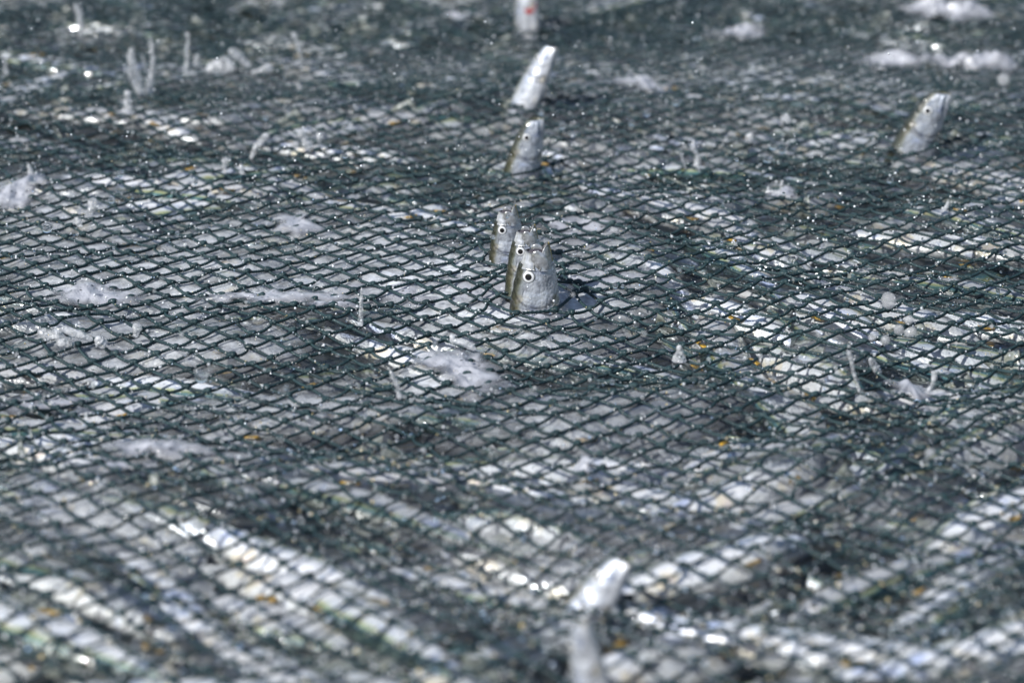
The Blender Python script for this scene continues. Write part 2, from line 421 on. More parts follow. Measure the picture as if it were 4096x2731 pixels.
# ------------------------------------------------------------------ the net
CW, CD = 0.0348, 0.0328
def net_map(u, v):
    """lattice coordinates (metres) -> x, y: rows swing away to the right, slight stretch waves"""
    x = u + 0.006 * np.sin(v * 4.1 + 1.0) + 0.004 * N2(u * 4 + 11, v * 4 + 5)
    y = v + 0.006 * N1(u * 5 + 31, v * 5 + 17) - 0.012 * np.clip(u / 0.5, 0, 1) * np.clip((v - 2.2) / 0.3, 0, 1)
    k = np.clip((u + 0.02) / 0.5, 0, 1.6)
    q = np.clip((2.25 - v) / 0.6, 0, 1.3); q = q * q * (3 - 2 * np.clip(q, 0, 1)) / 1.2
    y = y + 0.060 * k * k * q + 0.012 * k * q
    x = x - 0.012 * k * q
    y = y + 0.05 * np.clip((-u) / 0.5, 0, 1.5)
    return x, y
ni, nj = 104, 186
I, J = np.meshgrid(np.arange(ni), np.arange(nj), indexing='ij')
U = (I - ni / 2) * CW / 2; Vv = 1.32 + J * CD / 2
nx_, ny_ = net_map(U, Vv)
nx_ = nx_ + rng.normal(0, 0.0014, nx_.shape); ny_ = ny_ + rng.normal(0, 0.0019, ny_.shape)
nz_ = zf(nx_, ny_) + rng.normal(0, 0.0009, nx_.shape)
P = np.stack([nx_, ny_, nz_], -1)
par = ((I + J) % 2 == 0)
# cords pushed aside and lifted where a head has come through
for hx, hy, hr in ((2105, 118, .016), (2095, 405, .016), (2080, 690, .019), (2025, 1050, .019), (2100, 1160, .018), (2135, 1235, .026), (3640, 600, .020), (2345, 2440, .018), (2366, 2700, .018)):
    hp = at(hx, hy); hyy = hp.y + 0.008
    dx_ = P[..., 0] - hp.x; dy_ = P[..., 1] - hyy; dd = np.hypot(dx_, dy_) + 1e-6
    push = np.clip(1 - dd / (hr * 2.6), 0, 1) ** 1.0 * hr * 0.9
    P[..., 0] += dx_ / dd * push; P[..., 1] += dy_ / dd * push
    P[..., 2] += 0.006 * np.exp(-((dd - hr) / 0.018) ** 2)
def edge_set(di, dj):
    if dj > 0:
        A = P[:-1, :-1]; B = P[1:, 1:]; m = par[:-1, :-1]
    else:
        A = P[:-1, 1:]; B = P[1:, :-1]; m = par[:-1, 1:]
    return A[m], B[m]
A1, B1 = edge_set(1, 1); A2, B2 = edge_set(1, -1)
EA = np.concatenate([A1, A2]); EB = np.concatenate([B1, B2])

def tubes(A, B, nseg, m, r, lobes, turns):
    n = len(A)
    t = np.linspace(0, 1, nseg)[None, :, None]
    D = B - A; Ld = np.linalg.norm(D, axis=1, keepdims=True); D = D / Ld
    up = np.array([0, 0, 1.0]); S = np.cross(D, up); S /= np.linalg.norm(S, axis=1, keepdims=True)
    T = np.cross(S, D)
    bow = rng.normal(0, 0.0014, (n, 1, 1)) * S[:, None] + (-abs(rng.normal(0.0006, 0.0008, (n, 1, 1)))) * up
    C = A[:, None] * (1 - t) + B[:, None] * t + bow * (4 * t * (1 - t))
    ph = np.linspace(0, 2 * math.pi, m, endpoint=False)[None, None, :]
    tt = np.linspace(0, 1, nseg)[None, :, None]
    off = rng.uniform(0, 6.28, (n, 1, 1))
    rad = r * (1 + lobes * np.cos(2 * (ph - tt * turns * math.pi * 2) + off))
    V = C[:, :, None, :] + (np.cos(ph) * rad)[..., None] * S[:, None, None, :] + (np.sin(ph) * rad)[..., None] * T[:, None, None, :]
    F = grid_faces(nseg, m, True)
    FF = (F[None] + (np.arange(n) * nseg * m)[:, None, None]).reshape(-1, 4)
    return V.reshape(-1, 3), FF, None
mid = (EA + EB) / 2
sharp = (mid[:, 1] > 1.95) & (mid[:, 1] < 3.0) & (np.abs(mid[:, 0]) < 0.215 * mid[:, 1] + 0.06)
inview = (np.abs(mid[:, 0]) < 0.30 * mid[:, 1] + 0.15)
TW = 0.00136
parts = [tubes(EA[sharp], EB[sharp], 36, 8, TW, 0.26, 4.5),
         tubes(EA[~sharp & inview], EB[~sharp & inview], 10, 6, TW * 1.02, 0.1, 1.3)]
# knots: two crossing rounded wraps and a lump
def knots(Pk, hi):
    nu, nv = (8, 10) if hi else (5, 6)
    V0, F0, _ = sphere((0, 0, 0), 1.0, nu, nv)
    out = []
    n = len(Pk)
    for (sx, sy, sz, ox, ang) in ((0.0044, 0.0029, 0.0025, 0.0, 0.3), (0.0036, 0.0027, 0.0029, 0.0014, 1.5)):
        a = ang + rng.normal(0, 0.35, n)
        V = V0 * np.array([sx, sy, sz]) * (1 + 0.10 * np.sin(V0[:, :1] * 7 + V0[:, 2:] * 9))
        ca, sa = np.cos(a)[:, None], np.sin(a)[:, None]
        W = np.stack([V[None, :, 0] * ca - V[None, :, 1] * sa, V[None, :, 0] * sa + V[None, :, 1] * ca, V[None, :, 2] + 0 * ca], -1)
        W = W * rng.uniform(0.85, 1.15, (n, 1, 1)) + Pk[:, None] + np.array([ox, 0, 0.0006])
        FF = (F0[None] + (np.arange(n) * len(V0))[:, None, None]).reshape(-1, 4)
        out.append((W.reshape(-1, 3), FF, None))
    return out
K = P[par]
ksharp = (K[:, 1] > 1.95) & (K[:, 1] < 3.0) & (np.abs(K[:, 0]) < 0.215 * K[:, 1] + 0.06)
kin = np.abs(K[:, 0]) < 0.30 * K[:, 1] + 0.15
parts += knots(K[ksharp], True) + knots(K[~ksharp & kin], False)
V, F, _u = join(parts)
tag(obj("fishing_net", mesh_np("fishing_net", V, F), M_TWINE), "dark green knotted fishing net stretched over the whole catch", "fishing net")

# ------------------------------------------------------------------ fish
FL = 0.235
ST = np.array([  # s, up, down, halfwidth
    (0.000, 0.0012, 0.0015, 0.0012), (0.012, 0.0045, 0.0050, 0.0036), (0.035, 0.0085, 0.0090, 0.0062), (0.07, 0.0130, 0.0135, 0.0088), (0.12, 0.0172, 0.0182, 0.0112),
    (0.18, 0.0200, 0.0222, 0.0128), (0.24, 0.0216, 0.0250, 0.0136), (0.34, 0.0225, 0.0272, 0.0142), (0.46, 0.0212, 0.0262, 0.0134), (0.60, 0.0170, 0.0212, 0.0110),
    (0.74, 0.0115, 0.0140, 0.0076), (0.85, 0.0070, 0.0080, 0.0046), (0.92, 0.0056, 0.0060, 0.0028), (0.96, 0.0060, 0.0062, 0.0018)])
HST = np.array([(0.0, 0.0100, 0.0112, 0.0068), (0.02, 0.0124, 0.0134, 0.0084), (0.05, 0.0150, 0.0156, 0.0100), (0.09, 0.0170, 0.0177, 0.0113), (0.13, 0.0187, 0.0197, 0.0122), (0.18, 0.0200, 0.0218, 0.0130)] + [tuple(r) for r in ST[6:]])
USE_HEAD = False
def prof(s):
    if USE_HEAD: return [np.interp(s, HST[:, 0], HST[:, k]) for k in (1, 2, 3)]
    return [np.interp(s, ST[:, 0], ST[:, k]) for k in (1, 2, 3)]
def smooth_prof(s):
    acc = [0, 0, 0]
    for d, w in ((-0.02, .25), (0, .5), (0.02, .25)):
        p = prof(np.clip(s + d, 0, 0.96)) if True else 0
        acc = [a + w * q for a, q in zip(acc, p)]
    k = np.clip(s / 0.04, 0, 1)
    p0 = prof(s)
    return [a * k + q * (1 - k) for a, q in zip(acc, p0)]
def spine(s, bend):
    """bend: lateral curve of the body (local y)"""
    q = np.clip(s - 0.2, 0, 1)
    return bend * q * q * FL
def spine_z(s, bend):
    q = np.clip(s - 0.15, 0, 1)
    return bend * 5.0 * (q * q - 0.12) * FL * (abs(bend) > 0)
def surf(s, a, bend=0.0, off=0.0):
    """s along, a angle 0 = back, pi = belly, 2pi; returns xyz. x runs from snout (0) to tail"""
    up, dn, hw = smooth_prof(s)
    c, sn = np.cos(a), np.sin(a)
    # slightly pointed belly
    z = np.where(c > 0, c * up, c * dn)
    y = sn * hw * (1 - 0.18 * np.clip(-c, 0, 1) ** 3)
    L = np.hypot(y, z) + 1e-9
    y = y + off * sn; z = z + off * c
    if USE_HEAD: return np.stack([s * FL + 0.32 * z * np.exp(-s / 0.045) + 0 * y, y, z], -1)
    return np.stack([s * FL, y + spine(s, bend), z + spine_z(s, bend)], -1)
def body_mesh(name, ns, na, bend=0.0, s0=0.0, detail=False):
    s = s0 + (0.96 - s0) * np.linspace(0, 1, ns) ** (1.25 if detail else 1.1)
    a = np.linspace(0, 2 * math.pi, na, endpoint=False)
    S, A = np.meshgrid(s, a, indexing='ij')
    off = 0
    if detail:
        # raised gill cover edge and skull bumps
        ge = 0.205 + 0.028 * np.cos((A - math.pi / 2) * 1.0) ** 2 * 0 + 0.03 * np.abs(np.sin(A))
        off = 0.0012 * np.clip(1 - np.abs(S - ge + 0.02) / 0.03, 0, 1) * np.where(S < ge, 1, 0) - 0.0012 * np.exp(-((S - ge - 0.006) / 0.008) ** 2)
        off = off * np.clip(np.abs(np.sin(A)) * 1.6, 0, 1)
        off = off + 0.0005 * N2(S * 60, A * 3) - 0.0012 * np.exp(-((S - 0.105) / 0.02) ** 2 - ((np.abs(np.abs(A - math.pi) - math.pi * 0.5) + 0.0) / 0.35) ** 2) * 0
    Vt = surf(S, A, bend, off).reshape(-1, 3)
    UVt = np.stack([S, np.abs(((A + math.pi) % (2 * math.pi)) - math.pi) / math.pi], -1).reshape(-1, 2)
    F_ = grid_faces(ns, na, True)
    # tail end cap ring collapse
    if detail:   # mouth: rim rolled inward to a hollow
        r0 = Vt[:na].copy(); cz = r0.mean(axis=0); rings = []
        for k_, (sc_, dx_) in enumerate(((0.90, -0.0006), (0.74, 0.0012), (0.60, 0.0050), (0.30, 0.0095))):
            q = (r0 - cz) * sc_ + cz; q[:, 0] += dx_; rings.append(q)
        base = len(Vt); Vt = np.concatenate([Vt] + rings); UVt = np.concatenate([UVt] + [np.stack([np.full(na, 0.0), np.full(na, v_)], -1) for v_ in (0.22, 0.17, 0.12, 0.05)])
        seq = [np.arange(na)] + [base + k_ * na + np.arange(na) for k_ in range(4)]
        for p_, q_ in zip(seq[:-1], seq[1:]):
            F_ = np.concatenate([F_, np.stack([q_, np.roll(q_, -1), np.roll(p_, -1), p_], -1)])
    return Vt, F_, UVt
def flat_fin(pts, thick=0.0006, bend=0.0, ribs=0):
    """pts: outline pairs (root, tip) along the root: [(xr,zr,xt,zt), ...] in body plane; returns V,F"""
    pts = np.array(pts, float); n = len(pts); m = 5
    t = np.linspace(0, 1, m)
    X = pts[:, None, 0] * (1 - t) + pts[:, None, 2] * t; Zz = pts[:, None, 1] * (1 - t) + pts[:, None, 3] * t
    yb = spine(X / FL, bend); Zz = Zz + (spine_z(X / FL, bend) if bend else 0)
    th = thick * (1 - 0.7 * t)[None, :] + 0 * X
    w = 0.0009 * np.sin(np.arange(n) * 2.4)[:, None] * t[None, :]
    Va = np.stack([X, yb + th + w, Zz], -1).reshape(-1, 3); Vb = np.stack([X, yb - th + w, Zz], -1).reshape(-1, 3)
    Fq = grid_faces(n, m)
    k = n * m
    rim = []
    ring = list(range(0, m)) + [i * m + m - 1 for i in range(1, n)] + [(n - 1) * m + j for j in range(m - 2, -1, -1)] + [i * m for i in range(n - 2, 0, -1)]
    for a_, b_ in zip(ring, ring[1:] + ring[:1]): rim.append((a_, b_, b_ + k, a_ + k))
    return np.concatenate([Va, Vb]), np.concatenate([Fq[:, ::-1], Fq + k, np.array(rim)]), None
def tail_parts(bend):
    x0 = 0.925 * FL
    p = []
    for q in np.linspace(-1, 1, 13):
        ln = 0.012 + 0.034 * abs(q) ** 0.9
        p.append((x0 + 0.004 * (1 - abs(q)), q * 0.0055, x0 + ln, q * 0.021))
    return flat_fin(p, 0.0007, bend)
def dorsal_parts(bend):
    p = []
    for q in np.linspace(0, 1, 9):
        x = (0.44 + 0.13 * q) * FL; up = float(prof(0.44 + 0.13 * q)[0])
        p.append((x, up - 0.001, x + 0.012 + 0.004 * q, up + 0.017 * (1 - q) ** 0.8 + 0.003))
    return flat_fin(p, 0.0005, bend)
def anal_parts(bend):
    p = []
    for q in np.linspace(0, 1, 7):
        s = 0.72 + 0.12 * q; dn = float(prof(s)[1])
        p.append((s * FL, -dn + 0.001, s * FL + 0.006, -dn - 0.007 * (1 - q) - 0.002))
    return flat_fin(p, 0.0005, bend)
def pectoral(side, bend, s=0.255, ang=2.35, ln=0.020, spread=0.25):
    """small amber fin folded back along the flank"""
    a = np.array([ang]); base = surf(np.array([s]), a if side > 0 else 2 * math.pi - a, bend, 0.0004)[0]
    rays = []
    for q in np.linspace(0, 1, 6):
        rays.append((q * 0.001, -q * 0.004, ln * (1 - 0.35 * q), -q * 0.012 * spread * 2 - 0.003))
    V_, F_, _ = flat_fin([(r[0], r[1], r[2], r[3]) for r in rays], 0.0006)
    V_ = V_ + np.array([base[0], base[1] + side * (0.0006), base[2]])
    V_[:, 1] += side * 0.05 * (V_[:, 0] - base[0])
    return V_, F_, None
def eye_mesh(side, bend=0.0, s=0.085, r=0.0056, ang=1.22, bulge=0.45):
    a = ang if side > 0 else 2 * math.pi - ang
    c = surf(np.array([s]), np.array([a]), bend)[0]
    c2 = surf(np.array([s]), np.array([a]), bend, 0.001)[0]; c3 = surf(np.array([s + 0.02]), np.array([a]), bend)[0]; c4 = surf(np.array([s]), np.array([a + 0.15]), bend)[0]
    nrm = np.cross(c3 - c, c4 - c); nrm /= np.linalg.norm(nrm)
    if nrm[1] * side < 0: nrm = -nrm
    tx = np.cross(np.array([0, 0, 1.0]), nrm); tx /= np.linalg.norm(tx); ty = np.cross(nrm, tx)
    nr, na = 12, 20
    q = np.linspace(0, 1, nr)[:, None]; ph = np.linspace(0, 2 * math.pi, na, endpoint=False)[None, :]
    h = bulge * np.sqrt(np.clip(1 - q ** 2, 0, 1)) - 0.12
    V_ = c + r * (q * np.cos(ph))[..., None] * tx + r * (q * np.sin(ph))[..., None] * ty + (r * (h + 0 * ph))[..., None] * nrm
    UVt = np.stack([q + 0 * ph, ph / 6.283 + 0 * q], -1).reshape(-1, 2)
    return V_.reshape(-1, 3), grid_faces(nr, na, True), UVt

def mk(name, part): return mesh_np(name, part[0], part[1], uv=part[2])
VAR = []
BENDS = (-0.05, -0.025, 0.0, 0.025, 0.05, 0.035)
for b in BENDS:
    VAR.append(dict(body=mk("body", body_mesh("b", 34, 20, b)), eyes=[mk("eye", eye_mesh(s, b)) for s in (1, -1)],
                    tail=mk("tail_fin", tail_parts(b)), dorsal=mk("dorsal_fin", dorsal_parts(b)), pect=[mk("pectoral_fin", pectoral(s, b)) for s in (1, -1)]))
for v in VAR:
    v["body"].materials.append(M_FISH); v["tail"].materials.append(M_FIN); v["dorsal"].materials.append(M_FIN)
    for e in v["eyes"]: e.materials.append(M_EYE)
    for e in v["pect"]: e.materials.append(M_AMBER)
def lying_fish(x, y, head, roll, dz, var, scale, label, group, pitch=0.0):
    """head: ground direction (rad) the snout points; roll: 0 = left flank up (dorsal sideways), up to pi/2 = back up"""
    ca, sa = math.cos(head), math.sin(head)
    X_ = Vector((-ca, -sa, 0))
    tt = np.linspace(-0.55, 0.45, 13) * FL * scale
    zz = zf(x + tt * ca, y + tt * sa)
    up_, dn_, hw_ = smooth_prof(np.clip(0.45 - tt / FL / scale, 0, 0.96))
    tail_ = np.where(0.45 - tt / FL / scale > 0.86, 0.024, 0)
    Yz_ = X_.cross(Vector((0, 0, 1)))
    Yz_ = (Yz_ * math.cos(roll) + Vector((0, 0, 1)) * math.sin(roll))
    Zz_ = Yz_.z; Yz_ = Yz_.cross(X_).z
    sv_ = np.clip(0.45 - tt / FL / scale, 0, 0.96)
    top_ = scale * (spine(sv_, BENDS[var]) * Yz_ + spine_z(sv_, BENDS[var]) * Zz_) + scale * np.sqrt((hw_ * math.cos(roll)) ** 2 + (np.maximum(up_, tail_) * math.sin(roll)) ** 2)
    z = float(np.min(zz - top_)) - 0.0022 + dz - 0.002 * scale
    X_ = Vector((-ca, -sa, 0))                      # local x: snout -> tail
    up = Vector((0, 0, 1)); side = X_.cross(up)     # horizontal
    # local z (dorsal) ; local y = flank
    Z_ = (side * math.cos(roll) + up * math.sin(roll)); Y_ = Z_.cross(X_)
    M = Matrix((X_, Y_, Z_)).transposed().to_4x4()
    M = Matrix.Translation((x, y, z)) @ M @ Matrix.Rotation(pitch, 4, 'Y' if False else 'Z') @ Matrix.Scale(scale, 4) @ Matrix.Translation((-0.45 * FL, 0, 0.002))
    e = empty("fish", M)
    tag(e, label, "fish", group)
    v = VAR[var]
    obj("body", v["body"], None, e)
    obj("eye", v["eyes"][0], None, e); obj("eye", v["eyes"][1], None, e)
    obj("tail_fin", v["tail"], None, e); obj("dorsal_fin", v["dorsal"], None, e)
    obj("pectoral_fin", v["pect"][0], None, e); obj("pectoral_fin", v["pect"][1], None, e)
    return e

# prominent fish: (display px 2352x1568) x, y, image slope angle deg of the body, roll, label
S_ = 4096 / 2352
PROM = [
    (180, 415, -5, 0.15, "glittering fish at the far left under the net, level with the third head"),
    (430, 438, -6, 0.1, "glittering fish lying end to end behind the far left one under the net"),
    (830, 272, 3, 0.1, "pale fish under the net left of the leaning silver head near the top"),
    (1620, 372, -2, 0.15, "bright fish under the net between the third head and the lone right head"),
    (1530, 455, -8, 0.1, "bright fish under the net right of the back gaping head"),
    (1700, 600, -28, 0.1, "bright fish slanting down to the right, right of the foam by the gaping heads"),
    (1860, 690, -30, 0.12, "bright fish continuing the slanting line on the right of the gaping heads"),
    (1715, 850, -55, 0.1, "silvery fish with glints on its edge pointing towards the camera, right of centre"),
    (2110, 890, -1, 0.08, "long brilliant white fish lying level near the right edge, halfway down"),
    (2260, 650, -8, 0.1, "brilliant fish against the right edge under the net, above the middle"),
    (1700, 1110, 28, 0.02, "broad pale fish slanting up to the right below the dark patch right of centre"),
    (1830, 1150, 26, 0.08, "pale fish beside the broad slanting one, on its lower right"),
    (670, 915, 3, 0.06, "bright fish lying level under the net left of the middle foam patch"),
    (110, 960, -2, 0.1, "pale fish at the left edge under the net, below the wavy foam"),
    (820, 1075, -3, 0.1, "grey fish lying level under the net, just above the lower dark fold"),
    (860, 1165, -14, 0.08, "pale bluish fish under the net left of centre, in front of the dark fold"),
    (240, 1180, -18, 0.1, "fish with a blue streaked back near the left edge in front"),
    (300, 1300, -24, 0.05, "bright white flanked fish slanting down near the lower left corner"),
    (690, 1350, -28, 0.08, "bright fish slanting down along the lower left fold"),
    (170, 1480, -20, 0.05, "blurred bright fish in the bottom left corner"),
    (560, 1500, -24, 0.06, "blurred bright fish along the bottom edge, left of centre"),
    (900, 1450, -26, 0.06, "blurred white fish at the bottom between two dark folds"),
    (1830, 1480, -3, 0.05, "blurred gleaming fish lying level at the bottom, right of the front heads"),
    (2060, 1300, 22, 0.1, "pale fish slanting up to the right in the lower right"),
    (2230, 1190, 24, 0.1, "pinkish glinting fish near the right edge, low down"),
    (1080, 1330, -12, 0.06, "pale fish under the net to the left of the front blurred heads"),
    (1600, 1290, 16, 0.1, "bluish fish just right of the front blurred head"),
    (1250, 900, 10, 0.4, "grey fish under the net below the centre foam peak"),
    (2270, 1480, 24, 0.08, "pale fish in the bottom right corner"),
]
def img_to_ground_dir(px, py, slope):
    a = R(slope); p0 = at(px, py); p1 = at(px + 30 * math.cos(a), py - 30 * math.sin(a))
    return math.atan2(p1.y - p0.y, p1.x - p0.x)
placed = []
for i, (dx, dy, sl, ro, lab) in enumerate(PROM):
    px, py = dx * S_, dy * S_
    p = at(px, py)
    h = img_to_ground_dir(px, py, sl) + (math.pi if i % 2 else 0)
    ro2 = ro if i % 2 == 0 else ro
    lying_fish(p.x, p.y, h, ro2, 0.001, i % 6, 1.0, lab, None)
    placed.append((p.x, p.y))
# the packed rest: orientation field by region, backs up in the dark patches
def flow(px, py):
    x, y = px / S_, py / S_
    if y > 1000 and x < 1150: return -20
    if y > 950 and x > 1500: return 22
    if 500 < y <= 950 and 1400 < x < 2060: return -(14 + max(0, y - 540) * 0.13) * (1.0 if x < 1850 else 0.7)
    if y > 500 and x > 1400: return -10
    return -2
cnt = 0
GR = "fish packed under the net"
tries = 0
rs = np.random.RandomState(4)
lat = []
for gy in np.arange(1.56, 3.62, 0.047):
    half = 0.196 * gy + 0.04
    nx = int(round(2 * half / 0.155))
    for k in range(nx):
        lat.append((-half + (k + rs.uniform(0.1, 0.9)) * 2 * half / nx, gy + rs.uniform(-0.02, 0.02)))
rs.shuffle(lat)
for (x, y) in lat:
    if cnt >= 270: break
    if any((x - a) ** 2 + (y - b) ** 2 < 0.030 ** 2 for a, b in placed[:len(PROM)]): continue
    px, py = project(x, y)
    dk = darkness(px, py)
    h = img_to_ground_dir(px, min(py, 2700), flow(px, py) + rs.normal(0, 8)) + (math.pi if rs.rand() < .5 else 0)
    fan = 1400 < px / S_ < 2060 and 500 < py / S_ < 950
    if fan and rs.rand() < 0.4: dk = 1
    if dk > 0: roll = rs.uniform(0.75, 1.35)
    else: roll = rs.uniform(-0.2, 0.35) if rs.rand() < 0.85 else rs.uniform(0.5, 0.9)
    X_d, Y_d = px / S_, py / S_
    row_ = ("at the very top" if Y_d < 130 else "far behind the third head" if Y_d < 330 else "behind the gaping heads" if Y_d < 560 else "beside the gaping heads" if Y_d < 760 else "before the gaping heads" if Y_d < 1060 else "in the near part" if Y_d < 1330 else "along the bottom")
    col_ = ("near the left edge" if X_d < 420 else "left of the heads" if X_d < 900 else "close by the heads" if X_d < 1450 else "right of the heads" if X_d < 1950 else "near the right edge")
    lab_ = ("dark backed" if roll > 0.7 else "silver sided") + " fish under the net " + row_ + ", " + col_
    lying_fish(x, y, h, roll, -0.007 * rs.rand() ** 1.5 - (0.004 if dk > 0 else 0), rs.randint(6), rs.uniform(0.85, 1.1), lab_, GR)
    cnt += 1
print('FISH', len(lat), cnt)
# deeper layer nobody could count
big = []
for k in range(560):
    y = rs.uniform(1.45, 4.1); x = rs.uniform(-1, 1) * (0.25 * y + 0.2)
    V_, F_, U_ = body_mesh("b", 14, 10, rs.uniform(-.05, .05))
    a = rs.uniform(-0.6, 0.6) + (math.pi if rs.rand() < .5 else 0); ro = rs.uniform(0, 1.5)
    X_ = Vector((math.cos(a), math.sin(a), 0)); up = Vector((0, 0, 1)); sd = X_.cross(up); Z_ = sd * math.cos(ro) + up * math.sin(ro); Y_ = Z_.cross(X_)
    M3 = np.array(Matrix((X_, Y_, Z_)).transposed())
    big.append(((V_ - [0.45 * FL, 0, 0]) @ M3.T + np.array([x, y, zf1(x, y) * 0.5 - 0.048 - 0.025 * rs.rand()]), F_, U_))
V, F, U_ = join(big)
tag(obj("fish_shoal", mesh_np("fish_shoal", V, F, uv=U_), M_FISH), "mass of fish crowded deeper in the water below the top layer", "fish", kind="stuff")

# ------------------------------------------------------------------ heads sticking up through the net
def shell(length, r0, r1, spread0, spread1, flare, curl, n=14, m=17, thick=0.0007, folds=0.0, tip=0.55):
    """scoop-like jaw: runs along -x from the origin; opening towards +z side is away; angle about -z (bottom of scoop)"""
    a = np.linspace(0, 1, n)[:, None]; b = np.linspace(-1, 1, m)[None, :]
    ln = length * a * (1 - tip * np.abs(b) ** 2.2)
    r = r0 + (r1 - r0) * a + folds * np.sin(b * 16) * a
    sp = spread0 + (spread1 - spread0) * a
    x = -ln; z = -r * np.cos(b * sp) - flare * a ** 1.5; y = r * np.sin(b * sp) * 0.82
    z = z + curl * a ** 2
    Vo = np.stack([x + 0 * b, y, z], -1)
    Vi = Vo.copy(); Vi[..., 1] *= 0.9; Vi[..., 2] += thick
    Vo = Vo.reshape(-1, 3); Vi = Vi.reshape(-1, 3); k = n * m
    Fq = grid_faces(n, m)
    ring = list(range(0, m)) + [i * m + m - 1 for i in range(1, n)] + [(n - 1) * m + j for j in range(m - 2, -1, -1)] + [i * m for i in range(n - 2, 0, -1)]
    rim = [(p, q, q + k, p + k) for p, q in zip(ring, ring[1:] + ring[:1])]
    return np.concatenate([Vo, Vi]), np.concatenate([Fq, Fq[:, ::-1] + k, np.array(rim)]), None
def shift(part, d, ry=0.0, flipz=False):
    V_ = part[0].copy()
    if flipz: V_[:, 2] *= -1
    c, s = math.cos(ry), math.sin(ry)
    V_ = np.stack([V_[:, 0] * c + V_[:, 2] * s, V_[:, 1], -V_[:, 0] * s + V_[:, 2] * c], -1) + np.array(d)
    F_ = part[1][:, ::-1] if flipz else part[1]
    return V_, F_, part[2]
def gill_cover(side):
    """crescent plate over the gills, proud of the skin"""
    n, m = 12, 18
    q = np.linspace(0, 1, n)[:, None]; b = np.linspace(0, 1, m)[None, :]
    ang = 0.95 + b * 1.65
    back = 0.185 + 0.048 * np.sin(b * math.pi) ** 0.7
    s = 0.145 + (back - 0.145) * q
    off = -0.0009 * (1 - q) ** 2 + 0.0017 * np.sin(q * math.pi * 0.55) * np.sin(b * math.pi) ** 0.5 + 0 * s
    A_ = ang + 0 * q
    A_ = A_ if side > 0 else 2 * math.pi - A_
    Vo = surf(s, A_, 0, off); Vi = surf(s, A_, 0, off - 0.0012)
    Vo = Vo.reshape(-1, 3); Vi = Vi.reshape(-1, 3); k = n * m
    Fq = grid_faces(n, m)
    ring = list(range(0, m)) + [i * m + m - 1 for i in range(1, n)] + [(n - 1) * m + j for j in range(m - 2, -1, -1)] + [i * m for i in range(n - 2, 0, -1)]
    rim = [(p, r_, r_ + k, p + k) for p, r_ in zip(ring, ring[1:] + ring[:1])]
    UVt = np.stack([s + 0 * b, (ang + 0 * q) / math.pi], -1).reshape(-1, 2)
    return np.concatenate([Vo, Vi]), np.concatenate([Fq, Fq[:, ::-1] + k, np.array(rim)]), np.concatenate([UVt, UVt])
def cheek(side, s0, s1, a0, a1, w, off0=0.0012):
    """narrow jaw plate lying on the skin from (s0,a0) to (s1,a1)"""
    n, m = 14, 7
    q = np.linspace(0, 1, n)[:, None]; b = np.linspace(-1, 1, m)[None, :]
    ww = w * np.sin(np.clip(q * 1.02 + 0.04, 0, 1) * math.pi) ** 0.5
    s = s0 + (s1 - s0) * q + 0 * b; a_ = a0 + (a1 - a0) * q + b * ww
    a_ = a_ if side > 0 else 2 * math.pi - a_
    V_ = surf(s, a_, 0, off0 * (1 - b ** 2) + 0.0002)
    UVt = np.stack([s, np.clip(np.abs(a_ - (0 if side > 0 else 2 * math.pi)) / math.pi, 0, 1)], -1).reshape(-1, 2)
    return V_.reshape(-1, 3), grid_faces(n, m), UVt

HM = {}
USE_HEAD = True
HM["closed"] = mk("body", body_mesh("b", 90, 48, 0.0, 0.0, True))
HM["open"] = mk("body", body_mesh("b", 84, 48, 0.0, 0.056, True))
HM["eyes"] = [mk("eye", eye_mesh(s, 0, 0.100, 0.0062, 1.18, 0.30)) for s in (1, -1)]
HM["gills"] = [mk("gill_cover", gill_cover(s)) for s in (1, -1)]
HM["upperc"] = mk("upper_jaw", join([cheek(1, 0.006, 0.085, 1.75, 1.95, 0.20), cheek(-1, 0.006, 0.085, 1.75, 1.95, 0.20)]))
HM["lowerc"] = mk("lower_jaw", join([cheek(1, 0.0, 0.10, 2.5, 2.55, 0.42, 0.0016), cheek(-1, 0.0, 0.10, 2.5, 2.55, 0.42, 0.0016)]))
# gaping: membranous upper collar, deep lower scoop, side plates, olive lip, throat
HM["uppero"] = mk("upper_jaw", shift(shell(0.0150, 0.0150, 0.0086, 1.45, 1.30, 0.0004, 0.0, n=22, m=41, folds=0.0006, tip=0.10), (0.0165, 0, 0.0), 0.10, True))
HM["lowero"] = mk("lower_jaw", shift(shell(0.0236, 0.0154, 0.0100, 1.42, 0.95, 0.0006, 0.0022, n=22, m=35, tip=0.30, folds=0.0003), (0.0175, 0, -0.0004), -0.03))
HM["lip"] = mk("lip", shift(shell(0.0241, 0.0157, 0.0103, 0.16, 0.30, 0.0009, 0.0022, m=9, tip=0.25, thick=0.0010), (0.0177, 0, -0.0006), -0.03))
HM["plate"] = [mk("jaw_plate", (lambda p, q: (p[0] * [1, q, 1], p[1] if q > 0 else p[1][:, ::-1], p[2]))(shift(sphere((0, 0, 0), 0.0112, 14, 22, (1.0, 0.20, 0.60)), (0.0095, 0.0092, -0.0030), 0.55), q)) for q in (1, -1)]
HM["throat"] = mk("throat", sphere((0.012, 0, 0), 0.0125, 10, 14, (0.9, 0.70, 1.0)))
HM["tail"] = mk("tail_fin", tail_parts(0)); HM["dors"] = mk("dorsal_fin", dorsal_parts(0))
HM["pect"] = [mk("pectoral_fin", pectoral(s, 0)) for s in (1, -1)]
